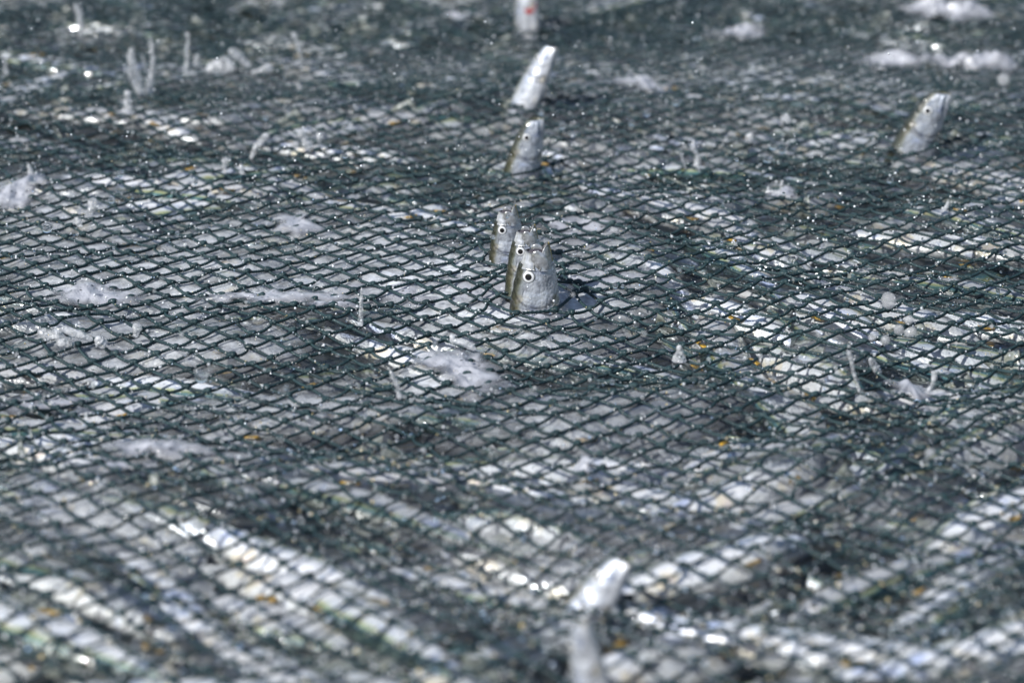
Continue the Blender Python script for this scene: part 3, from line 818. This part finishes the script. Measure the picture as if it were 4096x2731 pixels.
HM["gillred"] = mk("gill", join([(surf(np.linspace(0, 1, 8)[:, None] * (0.012 + 0.03 * np.sin(np.linspace(0, 3.14, 12))[None, :]) + 0.222 - 0.045 * np.linspace(-1, 1, 12)[None, :] ** 2, np.linspace(1.5, 3.0, 12)[None, :] + np.zeros((8, 1)), 0, 0.0004).reshape(-1, 3), grid_faces(8, 12), None),
                              (surf(np.linspace(0, 1, 8)[:, None] * (0.012 + 0.03 * np.sin(np.linspace(0, 3.14, 12))[None, :]) + 0.222 - 0.045 * np.linspace(-1, 1, 12)[None, :] ** 2, 2 * math.pi - np.linspace(1.5, 3.0, 12)[None, :] + np.zeros((8, 1)), 0, 0.0004).reshape(-1, 3), grid_faces(8, 12), None)]))
M_HEAD = make_fish_mat("silver_head_skin", 1.0, True)
def setm(me, m): me.materials.clear(); me.materials.append(m)
for k in ("closed", "open", "upperc", "lowerc"): setm(HM[k], M_HEAD)
for e in HM["eyes"]: setm(e, M_EYE)
for e in HM["gills"]: setm(e, M_HEAD)
for e in HM["plate"]: setm(e, M_JAW)
for k in ("uppero", "lowero"): setm(HM[k], M_JAW)
setm(HM["lip"], M_LIP); setm(HM["throat"], M_MOUTH); setm(HM["tail"], M_FIN); setm(HM["dors"], M_FIN); setm(HM["gillred"], M_GILL)
for e in HM["pect"]: setm(e, M_AMBER)

def head_fish(top_px, base_px, width_px, open_, yaw, label, red=False, pitch_away=0.0, zbase=None):
    """snout at top_px, breaking the surface at base_px; yaw turns the flank away from the camera (rad)"""
    B = at(*base_px, 0.0); B.z = zf1(B.x, B.y) ; B = at(base_px[0], base_px[1], B.z)
    # snout: on the ray of top_px, in the vertical plane through B facing the camera (y = B.y + away)
    dx, dy = (top_px[0] - 2048) / FPX, -(top_px[1] - 1365.5) / FPX; p = R(PITCH)
    d = Vector((dx, math.cos(p) + dy * math.sin(p), -math.sin(p) + dy * math.cos(p)))
    t = (B.y + pitch_away) / d.y
    T = Vector((0, 0, CAM_H)) + d * t
    axis_ = (T - B).normalized()              # tail -> snout
    X_ = -axis_
    left = Vector((-1, 0, 0)); left = Matrix.Rotation(yaw, 3, 'Z') @ left
    Z_ = (left - X_ * left.dot(X_)).normalized(); Y_ = Z_.cross(X_)
    ppm = FPX / t
    sc = (width_px / ppm) / 0.0435
    M = Matrix.Translation(T) @ Matrix((X_, Y_, Z_)).transposed().to_4x4() @ Matrix.Scale(sc, 4)
    if open_: M = M @ Matrix.Translation((0.0075, 0, 0))
    e = empty("fish_head_up", M); e.name = "leaping_fish"
    tag(e, label, "fish")
    obj("body", HM["open" if open_ else "closed"], None, e)
    for k in (0, 1):
        obj("eye", HM["eyes"][k], None, e); obj("gill_cover", HM["gills"][k], None, e)
    obj("tail_fin", HM["tail"], None, e); obj("dorsal_fin", HM["dors"], None, e)
    if open_:
        obj("upper_jaw", HM["uppero"], None, e); lj = obj("lower_jaw", HM["lowero"], None, e); obj("lip", HM["lip"], None, lj)
        obj("throat", HM["throat"], None, e)
        for k in (0, 1): obj("jaw_plate", HM["plate"][k], None, e)
    else:
        obj("upper_jaw", HM["upperc"], None, e); obj("lower_jaw", HM["lowerc"], None, e)
    if red: tag(obj("gill", HM["gillred"], None, e), "blood red gill slit")
    return e
head_fish((2110, -110), (2105, 118), 112, False, -0.8, "blurred white fish head with a red gill at the top edge of the net", red=True)
head_fish((2205, 190), (2095, 405), 112, False, -0.7, "silver fish leaning right, pale belly to the camera, second from the top", red=False)
head_fish((2140, 478), (2080, 690), 132, False, 0.15, "upright closed mouthed fish head with a dark ringed eye, third from the top")
head_fish((2030, 815), (2025, 1050), 140, True, 0.06, "gaping fish head at the left rear of the cluster of three")
head_fish((2105, 892), (2095, 1180), 150, True, 0.08, "gaping fish head squeezed between its two gaping neighbours")
head_fish((2150, 960), (2135, 1235), 196, True, 0.02, "largest gaping fish head with a white ringed eye, front of the cluster of three")
head_fish((3765, 372), (3640, 600), 150, False, 0.0, "lone silver fish head leaning right on the far right of the net")
head_fish((2485, 2240), (2345, 2440), 185, False, -0.6, "blurred pale fish head leaning right near the bottom edge")
head_fish((2318, 2492), (2372, 2790), 170, False, -0.7, "blurred upright fish head cut by the bottom edge, in front of the leaning one")

# ------------------------------------------------------------------ foam
def foam(name, px, py, wx, wy, hgt, label, seed, on=0.001):
    c = at(px, py); e1 = at(px + wx, py); e2 = at(px, py - wy)
    rx = (e1 - c).x; ry = (e2 - c).y
    r_ = np.random.RandomState(seed)
    nr, na = 34, 96
    q = np.linspace(0, 1, nr)[:, None]; ph = np.linspace(0, 2 * math.pi, na, endpoint=False)[None, :]
    out = 1 + 0.28 * np.sin(ph * 2 + r_.uniform(0, 6)) + 0.16 * np.sin(ph * 3 + r_.uniform(0, 6)) + 0.1 * np.sin(ph * 7 + r_.uniform(0, 6)) + 0.05 * np.sin(ph * 13 + r_.uniform(0, 6))
    X = c.x + rx * q * np.cos(ph) * out; Y = c.y + ry * q * np.sin(ph) * out
    nz = N3(X * 60 + seed, Y * 60) * 0.5 + N4(X * 140, Y * 140 + seed) * 0.3
    prof_ = (1 - q ** 2) ** 0.6
    Z = zf(X, Y) + (-0.0045 if hgt < 0.0065 else -0.001) + hgt * 0.8 * prof_ * np.clip(0.55 + nz + 0.5 * N2(X * 25 + seed, Y * 25), 0.05, 2)
    V1 = np.stack([X, Y, Z], -1).reshape(-1, 3)
    UVt = np.stack([q + 0 * ph, ph + 0 * q], -1).reshape(-1, 2)
    V1 = V1 - np.array([c.x, c.y, 0])
    o = obj(name, mesh_np(name, V1, grid_faces(nr, na, True)[:, ::-1], uv=UVt), M_FOAM)
    o.location = (c.x, c.y, 0)
    return tag(o, label, "foam", "foam on the net")
FO = [(2330, 915, 260, 55, .006, "bubbly foam patch to the right of the rear gaping head"),
      (2330, 1110, 280, 80, .004, "thin foam to the right of the largest gaping head"),
      (1760, 1160, 380, 75, .006, "broad foam sheet spreading left from the foot of the gaping heads"),
      (2020, 1062, 75, 22, .007, "little ring of foam at the foot of the rear gaping head"),
      (2140, 1245, 95, 38, .012, "small white foam collar at the foot of the largest gaping head"),
      (2245, 1180, 50, 45, .010, "rounded foam lump against the right side of the largest gaping head"),
      (1080, 1195, 260, 40, .010, "ragged foam crest left of the gaping heads"),
      (370, 1180, 160, 60, .010, "bubbly foam heap near the left edge above the wavy lumps"),
      (1180, 905, 110, 35, .008, "small foam mound with an amber fleck left of the rear gaping head"),
      (60, 800, 110, 60, .012, "frothy wave at the left edge"),
      (1850, 1480, 190, 90, .010, "foam patch with a raised crest below the gaping heads"),
      (200, 1590, 190, 45, .006, "soft foam strip at the left edge below the wavy lumps"),
      (600, 1830, 200, 55, .009, "blurred foam mound in the lower left"),
      (420, 1900, 240, 40, .006, "blurred low foam trail in front of the foam mound, lower left"),
      (2950, 140, 140, 24, .022, "blurred foam crest near the top, right of the topmost head"),
      (3560, 250, 170, 26, .018, "long blurred foam bank at the upper right"),
      (3850, 262, 170, 34, .026, "blurred bright foam heap beside the long bank, upper right"),
      (2560, 355, 110, 24, .016, "blurred foam patch right of the leaning silver head"),
      (2080, 712, 120, 16, .004, "thin foam line under the third head from the top"),
      (1850, 68, 110, 12, .02, "blurred pale wave at the top, left of the topmost head"),
      (3760, 60, 180, 40, .03, "blurred spray cloud in the top right corner"),
      (3640, 1560, 90, 40, .010, "soft foam wisp in the right middle of the net"),
      (2330, 1880, 60, 26, .012, "small blurred foam ball above the front blurred heads"),
      (1320, 1240, 110, 24, .008, "foam ripple just right of the ragged crest"),
      (3130, 775, 70, 22, .010, "little crown of froth between the third head and the right head"),
      ]
for i, (a, b, c, d, h, lab) in enumerate(FO): foam("foam_patch", a, b, c, d, h, lab, 10 + i)

# ------------------------------------------------------------------ splashes
def lumpy(path, seed, n=26, m=16, amp=0.16, mir=None):
    """path: list of (point, radius); catmull path, lumpy tube, closed ends"""
    P_ = np.array([list(p) for p, r in path]); Rr = np.array([r for p, r in path])
    t = np.linspace(0, len(P_) - 1, n)
    C = np.stack([np.interp(t, range(len(P_)), P_[:, k]) for k in range(3)], -1)
    for _ in range(2): C[1:-1] = (C[:-2] + 2 * C[1:-1] + C[2:]) / 4
    r = np.interp(t, range(len(P_)), Rr)
    e = np.clip(np.minimum(t - 0, (len(P_) - 1) - t) * 2.2 + 0.0, 0, 1)
    r = r * np.sqrt(np.clip(1 - (1 - e) ** 2, 0.0004, 1))
    T = np.gradient(C, axis=0); T /= np.linalg.norm(T, axis=1, keepdims=True) + 1e-9
    S = np.cross(T, [0, 1, 0.01]); S /= np.linalg.norm(S, axis=1, keepdims=True) + 1e-9; Bn = np.cross(S, T)
    ph = np.linspace(0, 2 * math.pi, m, endpoint=False)
    rr = r[:, None] * (1 + amp * N1(t[:, None] * 2.3 + seed, np.cos(ph)[None] * 1.5 + seed) + amp * 0.8 * N2(t[:, None] * 5 + seed, np.sin(ph)[None] * 2 + 3))
    V_ = C[:, None] + (np.cos(ph) * rr)[..., None] * S[:, None] + (np.sin(ph) * rr)[..., None] * Bn[:, None]
    return V_.reshape(-1, 3), grid_faces(n, m, True), None
def up_at(px, py, ydist):
    dx, dy = (px - 2048) / FPX, -(py - 1365.5) / FPX; p = R(PITCH)
    d = Vector((dx, math.cos(p) + dy * math.sin(p), -math.sin(p) + dy * math.cos(p)))
    return Vector((0, 0, CAM_H)) + d * (ydist / d.y)
NOSAT = {17 * 5.1, 18 * 5.1, 22 * 5.1}
def splash(name, base, paths, label, mat=None, cat="splash", seed=0):
    b = at(*base); b = at(base[0], base[1], zf1(b.x, b.y))
    ppm = FPX / (b.y * math.cos(R(PITCH)) + (CAM_H - b.z) * math.sin(R(PITCH)))
    parts = []
    for j, path in enumerate(paths):
        parts.append(lumpy([(up_at(x, y, b.y + (j % 3 - 1) * 0.006), r / ppm) for x, y, r in path], seed + j * 3.7))
    r2 = np.random.RandomState(int(seed * 10) + 3)
    for path in paths:
        for (x, y, r) in path:
            for _ in range(2 if r < 17 and seed not in NOSAT else 0):
                q = up_at(x + r2.normal(0, r * 1.3 + 5), y + r2.normal(-6, r * 1.3 + 8), b.y + r2.normal(0, 0.012))
                rr_ = (r2.uniform(1.2, 3.2)) / ppm
                parts.append(sphere(tuple(q), rr_, 6, 8))
    V_, F_, _ = join(parts); V_ = V_ - np.array(b)
    o = obj(name, mesh_np(name, V_, F_), mat or M_SPRAY); o.location = b
    return tag(o, label, cat, "splashes above the net")
SP = [
    ((560, 385), [[(528, 190, 12), (524, 230, 17), (535, 290, 24), (556, 350, 22), (566, 400, 16)]], "tall bent column of splash water at the upper left"),
    ((510, 450), [[(507, 362, 16), (512, 400, 13), (510, 440, 20), (505, 455, 26)]], "short thick splash stub in front of the tall bent column"),
    ((600, 380), [[(602, 150, 7), (610, 200, 9), (612, 270, 9), (600, 330, 16), (590, 385, 24)], [(568, 220, 5), (582, 265, 6), (596, 300, 8)]], "forked thin splash just right of the tall bent column"),
    ((752, 300), [[(752, 130, 9), (752, 165, 6), (750, 210, 8), (747, 260, 9), (740, 300, 14)]], "thin straight spout left of the blurred white mounds"),
    ((775, 270), [[(790, 218, 9), (788, 238, 13), (776, 268, 6)]], "small pear shaped drop beside the thin straight spout"),
    ((320, 170), [[(300, 15, 13), (318, 60, 14), (325, 110, 13), (322, 160, 9)]], "vague vertical splash near the top left corner"),
    ((15, 300), [[(18, 240, 5), (22, 270, 8), (28, 305, 9)]], "small spike of water on the left edge near the top"),
    ((880, 290), [[(820, 285, 18), (870, 268, 30), (910, 262, 34), (940, 285, 18)]], "rounded blurred white mound at the upper left of centre"),
    ((960, 262), [[(915, 200, 12), (945, 220, 22), (975, 245, 17), (1000, 270, 12)]], "lumpy blurred white crest behind the rounded mound"),
    ((1070, 290), [[(1000, 292, 8), (1040, 285, 9), (1070, 272, 22), (1088, 285, 14)]], "small blurred white lump right of the rounded mound"),
    ((1210, 290), [[(1172, 130, 12), (1182, 155, 9), (1196, 200, 6), (1206, 240, 7), (1213, 285, 6)]], "thin slanting thread of water near the top, left of the heads"),
    ((1000, 640), [[(1078, 538, 11), (1055, 550, 13), (1030, 580, 14), (1012, 612, 11), (1002, 640, 6)]], "clear curved splash leaning right, left of the third head"),
    ((1235, 600), [[(1196, 520, 13), (1212, 545, 19), (1228, 575, 21), (1240, 598, 24)]], "fat white splash with a clear drop beside it, left of the third head"),
    ((1280, 590), [[(1278, 528, 13), (1280, 548, 15), (1277, 575, 6)]], "clear bulb of water just right of the fat white splash"),
    ((898, 695), [[(902, 630, 17), (900, 650, 12), (897, 680, 7), (898, 695, 9)]], "mushroom shaped drop rising from the net at the left"),
    ((965, 700), [[(962, 655, 9), (966, 675, 13), (966, 700, 10)]], "small round stub beside the mushroom shaped drop"),
    ((120, 700), [[(116, 655, 10), (120, 680, 12), (124, 702, 10)]], "stubby splash near the left edge"),
    ((2718, 1440), [[(2717, 1378, 9), (2718, 1402, 15), (2717, 1430, 26), (2716, 1448, 34)]], "smooth pointed cone of water right of centre"),
    ((545, 1345), [[(550, 1290, 14), (548, 1310, 19), (543, 1335, 12), (540, 1350, 10)]], "egg shaped white blob standing up left of centre"),
    ((300, 1385), [[(150, 1320, 15), (185, 1340, 24), (225, 1335, 20), (260, 1370, 26), (300, 1380, 16)]], "wavy white water lump nearest the left edge, first of a row"),
    ((340, 1372), [[(240, 1310, 12), (290, 1330, 18), (340, 1345, 18), (372, 1360, 12)]], "long white water lump behind the wavy one near the left edge"),
    ((415, 1395), [[(385, 1345, 15), (405, 1370, 25), (425, 1385, 18)]], "round white water lump at the right end of the wavy row, left side"),
    ((2790, 700), [[(2775, 560, 5), (2770, 590, 10), (2788, 620, 9), (2790, 660, 13), (2798, 690, 8)], [(2720, 610, 5), (2732, 640, 3), (2745, 680, 4)]], "ragged clear splash between the third head and the right head"),
    ((2996, 580), [[(3012, 530, 8), (3000, 550, 19), (2990, 572, 15)]], "lumpy clear blob above the net left of the right head"),
    ((3140, 475), [[(3150, 455, 14), (3140, 475, 18), (3125, 495, 12)]], "small pale mound below the long foam bank"),
    ((3130, 790), [[(3060, 770, 7), (3095, 765, 9), (3130, 775, 11), (3165, 795, 8)], [(3128, 720, 6), (3126, 745, 6), (3120, 770, 8)], [(3075, 745, 5), (3070, 765, 6)]], "small crown splash with a raised bead, right of centre"),
    ((1445, 1300), [[(1447, 1150, 5), (1446, 1190, 7), (1444, 1240, 9), (1442, 1290, 11), (1440, 1305, 14)]], "slender upright jet left of the largest gaping head"),
    ((1830, 1400), [[(1806, 1335, 9), (1815, 1365, 16), (1850, 1370, 14), (1880, 1385, 14), (1905, 1400, 9)]], "pointed white crest on the foam below the gaping heads"),
    ((1575, 1600), [[(1560, 1480, 7), (1575, 1510, 9), (1590, 1545, 9), (1600, 1600, 12)]], "blurred crooked splash left of the foam patch, below centre"),
    ((3415, 1560), [[(3390, 1400, 12), (3405, 1440, 8), (3412, 1480, 9), (3430, 1540, 7), (3445, 1580, 9)]], "blurred chain of drops near the right, above the level bright fish"),
    ((3738, 1560), [[(3737, 1480, 17), (3738, 1505, 12), (3728, 1545, 8), (3700, 1575, 14)]], "blurred hooked splash near the right edge"),
    ((2305, 760), [[(2333, 740, 3), (2330, 790, 6), (2326, 840, 10)]], "thin clear fin of water right of the rear gaping head"),
    ((3770, 840), [[(3795, 800, 5), (3785, 830, 9), (3760, 850, 6)]], "small bright splash under the right head"),
    ((365, 860), [[(352, 800, 14), (378, 815, 20), (362, 840, 16), (340, 872, 6)]], "clear leaf shaped drop flying above the net at the left"),
    ((312, 905), [[(300, 868, 12), (312, 885, 15), (322, 910, 10)]], "pale stub below the leaf shaped drop"),
    ((3830, 1490), [[(3480, 1430, 12), (3500, 1470, 16), (3520, 1500, 14)]], "blurred white water lump right of the chain of drops"),
]
for i, (b, ps, lab) in enumerate(SP): splash("water_splash", b, ps, lab, seed=i * 5.1)

# ------------------------------------------------------------------ drops in the air
dm = []
for k, (sc_, am) in enumerate((((1, 1, 1), 0.0), ((1, 1, 1.18), 0.05), ((1.25, 1, 0.9), 0.08), ((0.85, 0.85, 1.4), 0.06))):
    V_, F_, _ = sphere((0, 0, 0), 1.0, 14, 18)
    V_ = V_ * (1 + am * np.sin(V_[:, :1] * 3 + k) * np.cos(V_[:, 2:] * 4)) * np.array(sc_)
    me = mesh_np("water_drop", V_, F_[:, ::-1]); dm.append(me)
dm_w = [me.copy() for me in dm]
for me in dm: me.materials.append(M_DROP)
for me in dm_w: me.materials.append(M_SPRAY)
def drop(p, r, k, label, group, white=False):
    o = bpy.data.objects.new("water_drop", (dm_w if white else dm)[k]); COL.objects.link(o)
    o.location = p; o.scale = (r, r, r); o.rotation_euler = (random.uniform(-.6, .6), random.uniform(-.6, .6), random.uniform(0, 6))
    tag(o, label, "water drop", group)
BIG = [(3093, 584, 18, "round clear drop highest of three, above the bright net right of centre"), (3128, 601, 14, "clear drop just right of the highest of three"), (3069, 638, 16, "round clear drop lowest of three, right of centre"),
       (4015, 320, 27, "large blurred white drop by the right edge"), (2704, 408, 15, "round clear drop right of the leaning silver head"), (2588, 456, 13, "oval clear drop between the leaning head and the ragged splash"),
       (2527, 492, 13, "clear drop lowest of three strung in a slanting line"), (3555, 1202, 31, "largest white drop, above the cluster of pale drops on the right"), (3642, 1328, 23, "round pale ringed drop low in the right hand cluster"),
       (3595, 1318, 22, "white drop touching the ringed one on its left"), (3635, 1280, 18, "white drop topmost beside the ringed one"), (3490, 1348, 18, "white drop at the left of the right hand cluster"), (3542, 1360, 20, "white drop at the bottom of the right hand cluster"),
       (190, 910, 21, "clear round drop near the left edge below the leaf shaped drop"), (483, 697, 14, "clear round drop above the glittering fish"), (805, 1506, 26, "blurred round drop over bright net, lower left of centre"),
       (1198, 351, 11, "small round drop above the fat white splash"), (1064, 470, 12, "small clear drop above the curved splash"), (1183, 579, 16, "clear drop with an orange spark beside the fat white splash"),
       (445, 800, 15, "clear drop right of the leaf shaped drop"), (2457, 920, 14, "white round drop on the foam right of the rear gaping head"), (2982, 1228, 12, "small ringed drop over the slanting bright fish"),
       (3840, 1690, 17, "oval blurred drop on the right over the dark patch"), (3720, 1810, 22, "soft blurred white drop low on the right"), (2165, 450, 12, "drop beside the back of the third head"),
       (2250, 503, 14, "oval clear drop to the right of the third head's mouth"), (2290, 538, 13, "clear drop to the right of the third head"), (2218, 770, 12, "clear drop above the foam beside the rear gaping head"), (3560, 720, 13, "drop below the lone right head")]
for i, (px, py, r, lab) in enumerate(BIG):
    g = at(px, py); z = zf1(g.x, g.y) + (0.03 if py < 1500 else 0.035)
    p = at(px, py, z); ppm = FPX / (p.y * math.cos(R(PITCH)) + (CAM_H - p.z) * math.sin(R(PITCH)))
    drop(p, r / ppm, i % 3, lab, None, white=("white" in lab or "pale" in lab) and r < 40)
rd = np.random.RandomState(8)
for k in range(250):
    # mostly in the upper two thirds, where the net is being shaken
    px = rd.uniform(30, 4066); py = rd.choice([rd.uniform(20, 1100), rd.uniform(20, 1100), rd.uniform(900, 2100)])
    z = rd.exponential(0.035) + 0.012
    p = at(px, py, z); r = 0.0011 + 0.0013 * rd.rand() ** 2
    wh = rd.rand() < 0.35
    col_ = ("by the left edge" if px < 730 else "left of the row of heads" if px < 1900 else "around the row of heads" if px < 2500 else "right of the row of heads" if px < 3400 else "by the right edge")
    row_ = ("near the top" if py < 500 else "behind the gaping heads" if py < 900 else "level with the gaping heads" if py < 1300 else "in front of the gaping heads")
    drop(p, r, rd.randint(4), ("small milky" if wh else "small clear") + " drop " + row_ + ", " + col_, "drops of spray over the net", white=wh)
# fine spray: uncountable
V0, F0, _ = sphere((0, 0, 0), 1.0, 6, 8)
def many(name, C, r, mat, label, cat):
    W = V0[None] * r[:, None, None] + C[:, None]
    FF = (F0[None] + (np.arange(len(C)) * len(V0))[:, None, None]).reshape(-1, 4)
    tag(obj(name, mesh_np(name, W.reshape(-1, 3), FF[:, ::-1]), mat), label, cat, kind="stuff")
def glint_discs(name, C, r, label, cat, tilt):
    """curved discs added for glints of drops, each with its own tilt"""
    n = len(C); na = 7
    ph = np.linspace(0, 2 * math.pi, na, endpoint=False)
    D0 = np.concatenate([[[0, 0, 0.10]], np.stack([np.cos(ph), np.sin(ph), 0 * ph], -1), [[0, 0, -0.10]]])
    tri = []
    for k in range(na):
        k2 = (k + 1) % na
        tri += [(0, 1 + k, 1 + k2), (na + 1, 1 + k2, 1 + k)]
    F0 = np.array(tri)
    az = rd.uniform(0, 2 * math.pi, n); tl = np.abs(rd.normal(0, tilt, n))
    nz = np.cos(tl); nx = np.sin(tl) * np.cos(az); ny = np.sin(tl) * np.sin(az)
    Nn = np.stack([nx, ny, nz], -1); T = np.cross(Nn, [0.3, 1, 0.2]); T /= np.linalg.norm(T, axis=1, keepdims=True); B = np.cross(Nn, T)
    W = (D0[None, :, :1] * T[:, None] + D0[None, :, 1:2] * B[:, None] + D0[None, :, 2:] * Nn[:, None]) * r[:, None, None] + C[:, None]
    FF = (F0[None] + (np.arange(n) * len(D0))[:, None, None]).reshape(-1, 3)
    tag(obj(name, mesh_np(name, W.reshape(-1, 3), FF, smooth=True), M_GLINT), label, cat, kind="stuff")
M_GLINT, _nt, _bs, _o = new_mat("glint_disc")  # metal of the discs added to give sun glints
_tc = N(_nt, "ShaderNodeTexCoord"); _n = noise_node(_nt, _tc.outputs["Object"], 90, 2)
_r = ramp(_nt, [(0.34, (0.55, 0.75, 1.0)), (0.42, (0.95, 0.95, 0.95)), (0.56, (0.95, 0.93, 0.9)), (0.64, (1.0, 0.78, 0.35)), (0.72, (0.95, 0.9, 0.85))])
_nt.links.new(_n.outputs[0], _r.inputs[0]); _nt.links.new(_r.outputs[0], _bs.inputs["Base Color"])
_bs.inputs["Metallic"].default_value = 1.0; _bs.inputs["Roughness"].default_value = 0.33
n = 10000
yy = 1.5 + 2.3 * rd.rand(n) ** 0.7; xx = rd.uniform(-1, 1, n) * (0.22 * yy + 0.1)
C = np.stack([xx, yy, zf(xx, yy) + 0.004 + rd.exponential(0.035, n)], -1)
many("fine_spray", C, 0.0003 + 0.0010 * rd.rand(n) ** 2.5, M_BEAD, "mist of tiny water droplets flying above the net", "spray")
n = 14000
e = rd.randint(0, len(EA), n); t = rd.rand(n, 1)
C = EA[e] * (1 - t) + EB[e] * t + np.stack([rd.normal(0, .0006, n), rd.normal(-.0003, .0006, n), 0.0013 + rd.rand(n) * .0006], -1)
keep = np.abs(C[:, 0]) < 0.24 * C[:, 1] + 0.1
many("water_beads", C[keep], (0.0003 + 0.0006 * rd.rand(n) ** 2)[keep], M_BEAD, "tiny beads of water clinging to the twine and knots", "water beads")
n = 85000  # discs added over the net to flash like wet drops
e = rd.randint(0, len(EA), n); t = rd.rand(n, 1)
C = EA[e] * (1 - t) + EB[e] * t + np.stack([rd.normal(0, .004, n), rd.normal(0, .004, n), rd.normal(0.0016, .0008, n)], -1)
keep = np.abs(C[:, 0]) < 0.24 * C[:, 1] + 0.1
glint_discs("net_glints", C[keep], ((0.00035 + 0.0007 * rd.rand(n) ** 2) * np.clip(1.0 + (2.15 - C[:, 1]) * 2.6, 0.85, 2.3))[keep], "added glint discs for wet sparkle all over the net", "glints", 0.75)
n = 5000  # more added discs, for glints among the flying spray
yy = 1.5 + 2.3 * rd.rand(n) ** 0.7; xx = rd.uniform(-1, 1, n) * (0.22 * yy + 0.1)
C = np.stack([xx, yy, zf(xx, yy) + 0.01 + rd.exponential(0.05, n)], -1)
glint_discs("air_glints", C, 0.0003 + 0.0006 * rd.rand(n) ** 2, "added glint discs in the air over the net", "glints", 0.7)
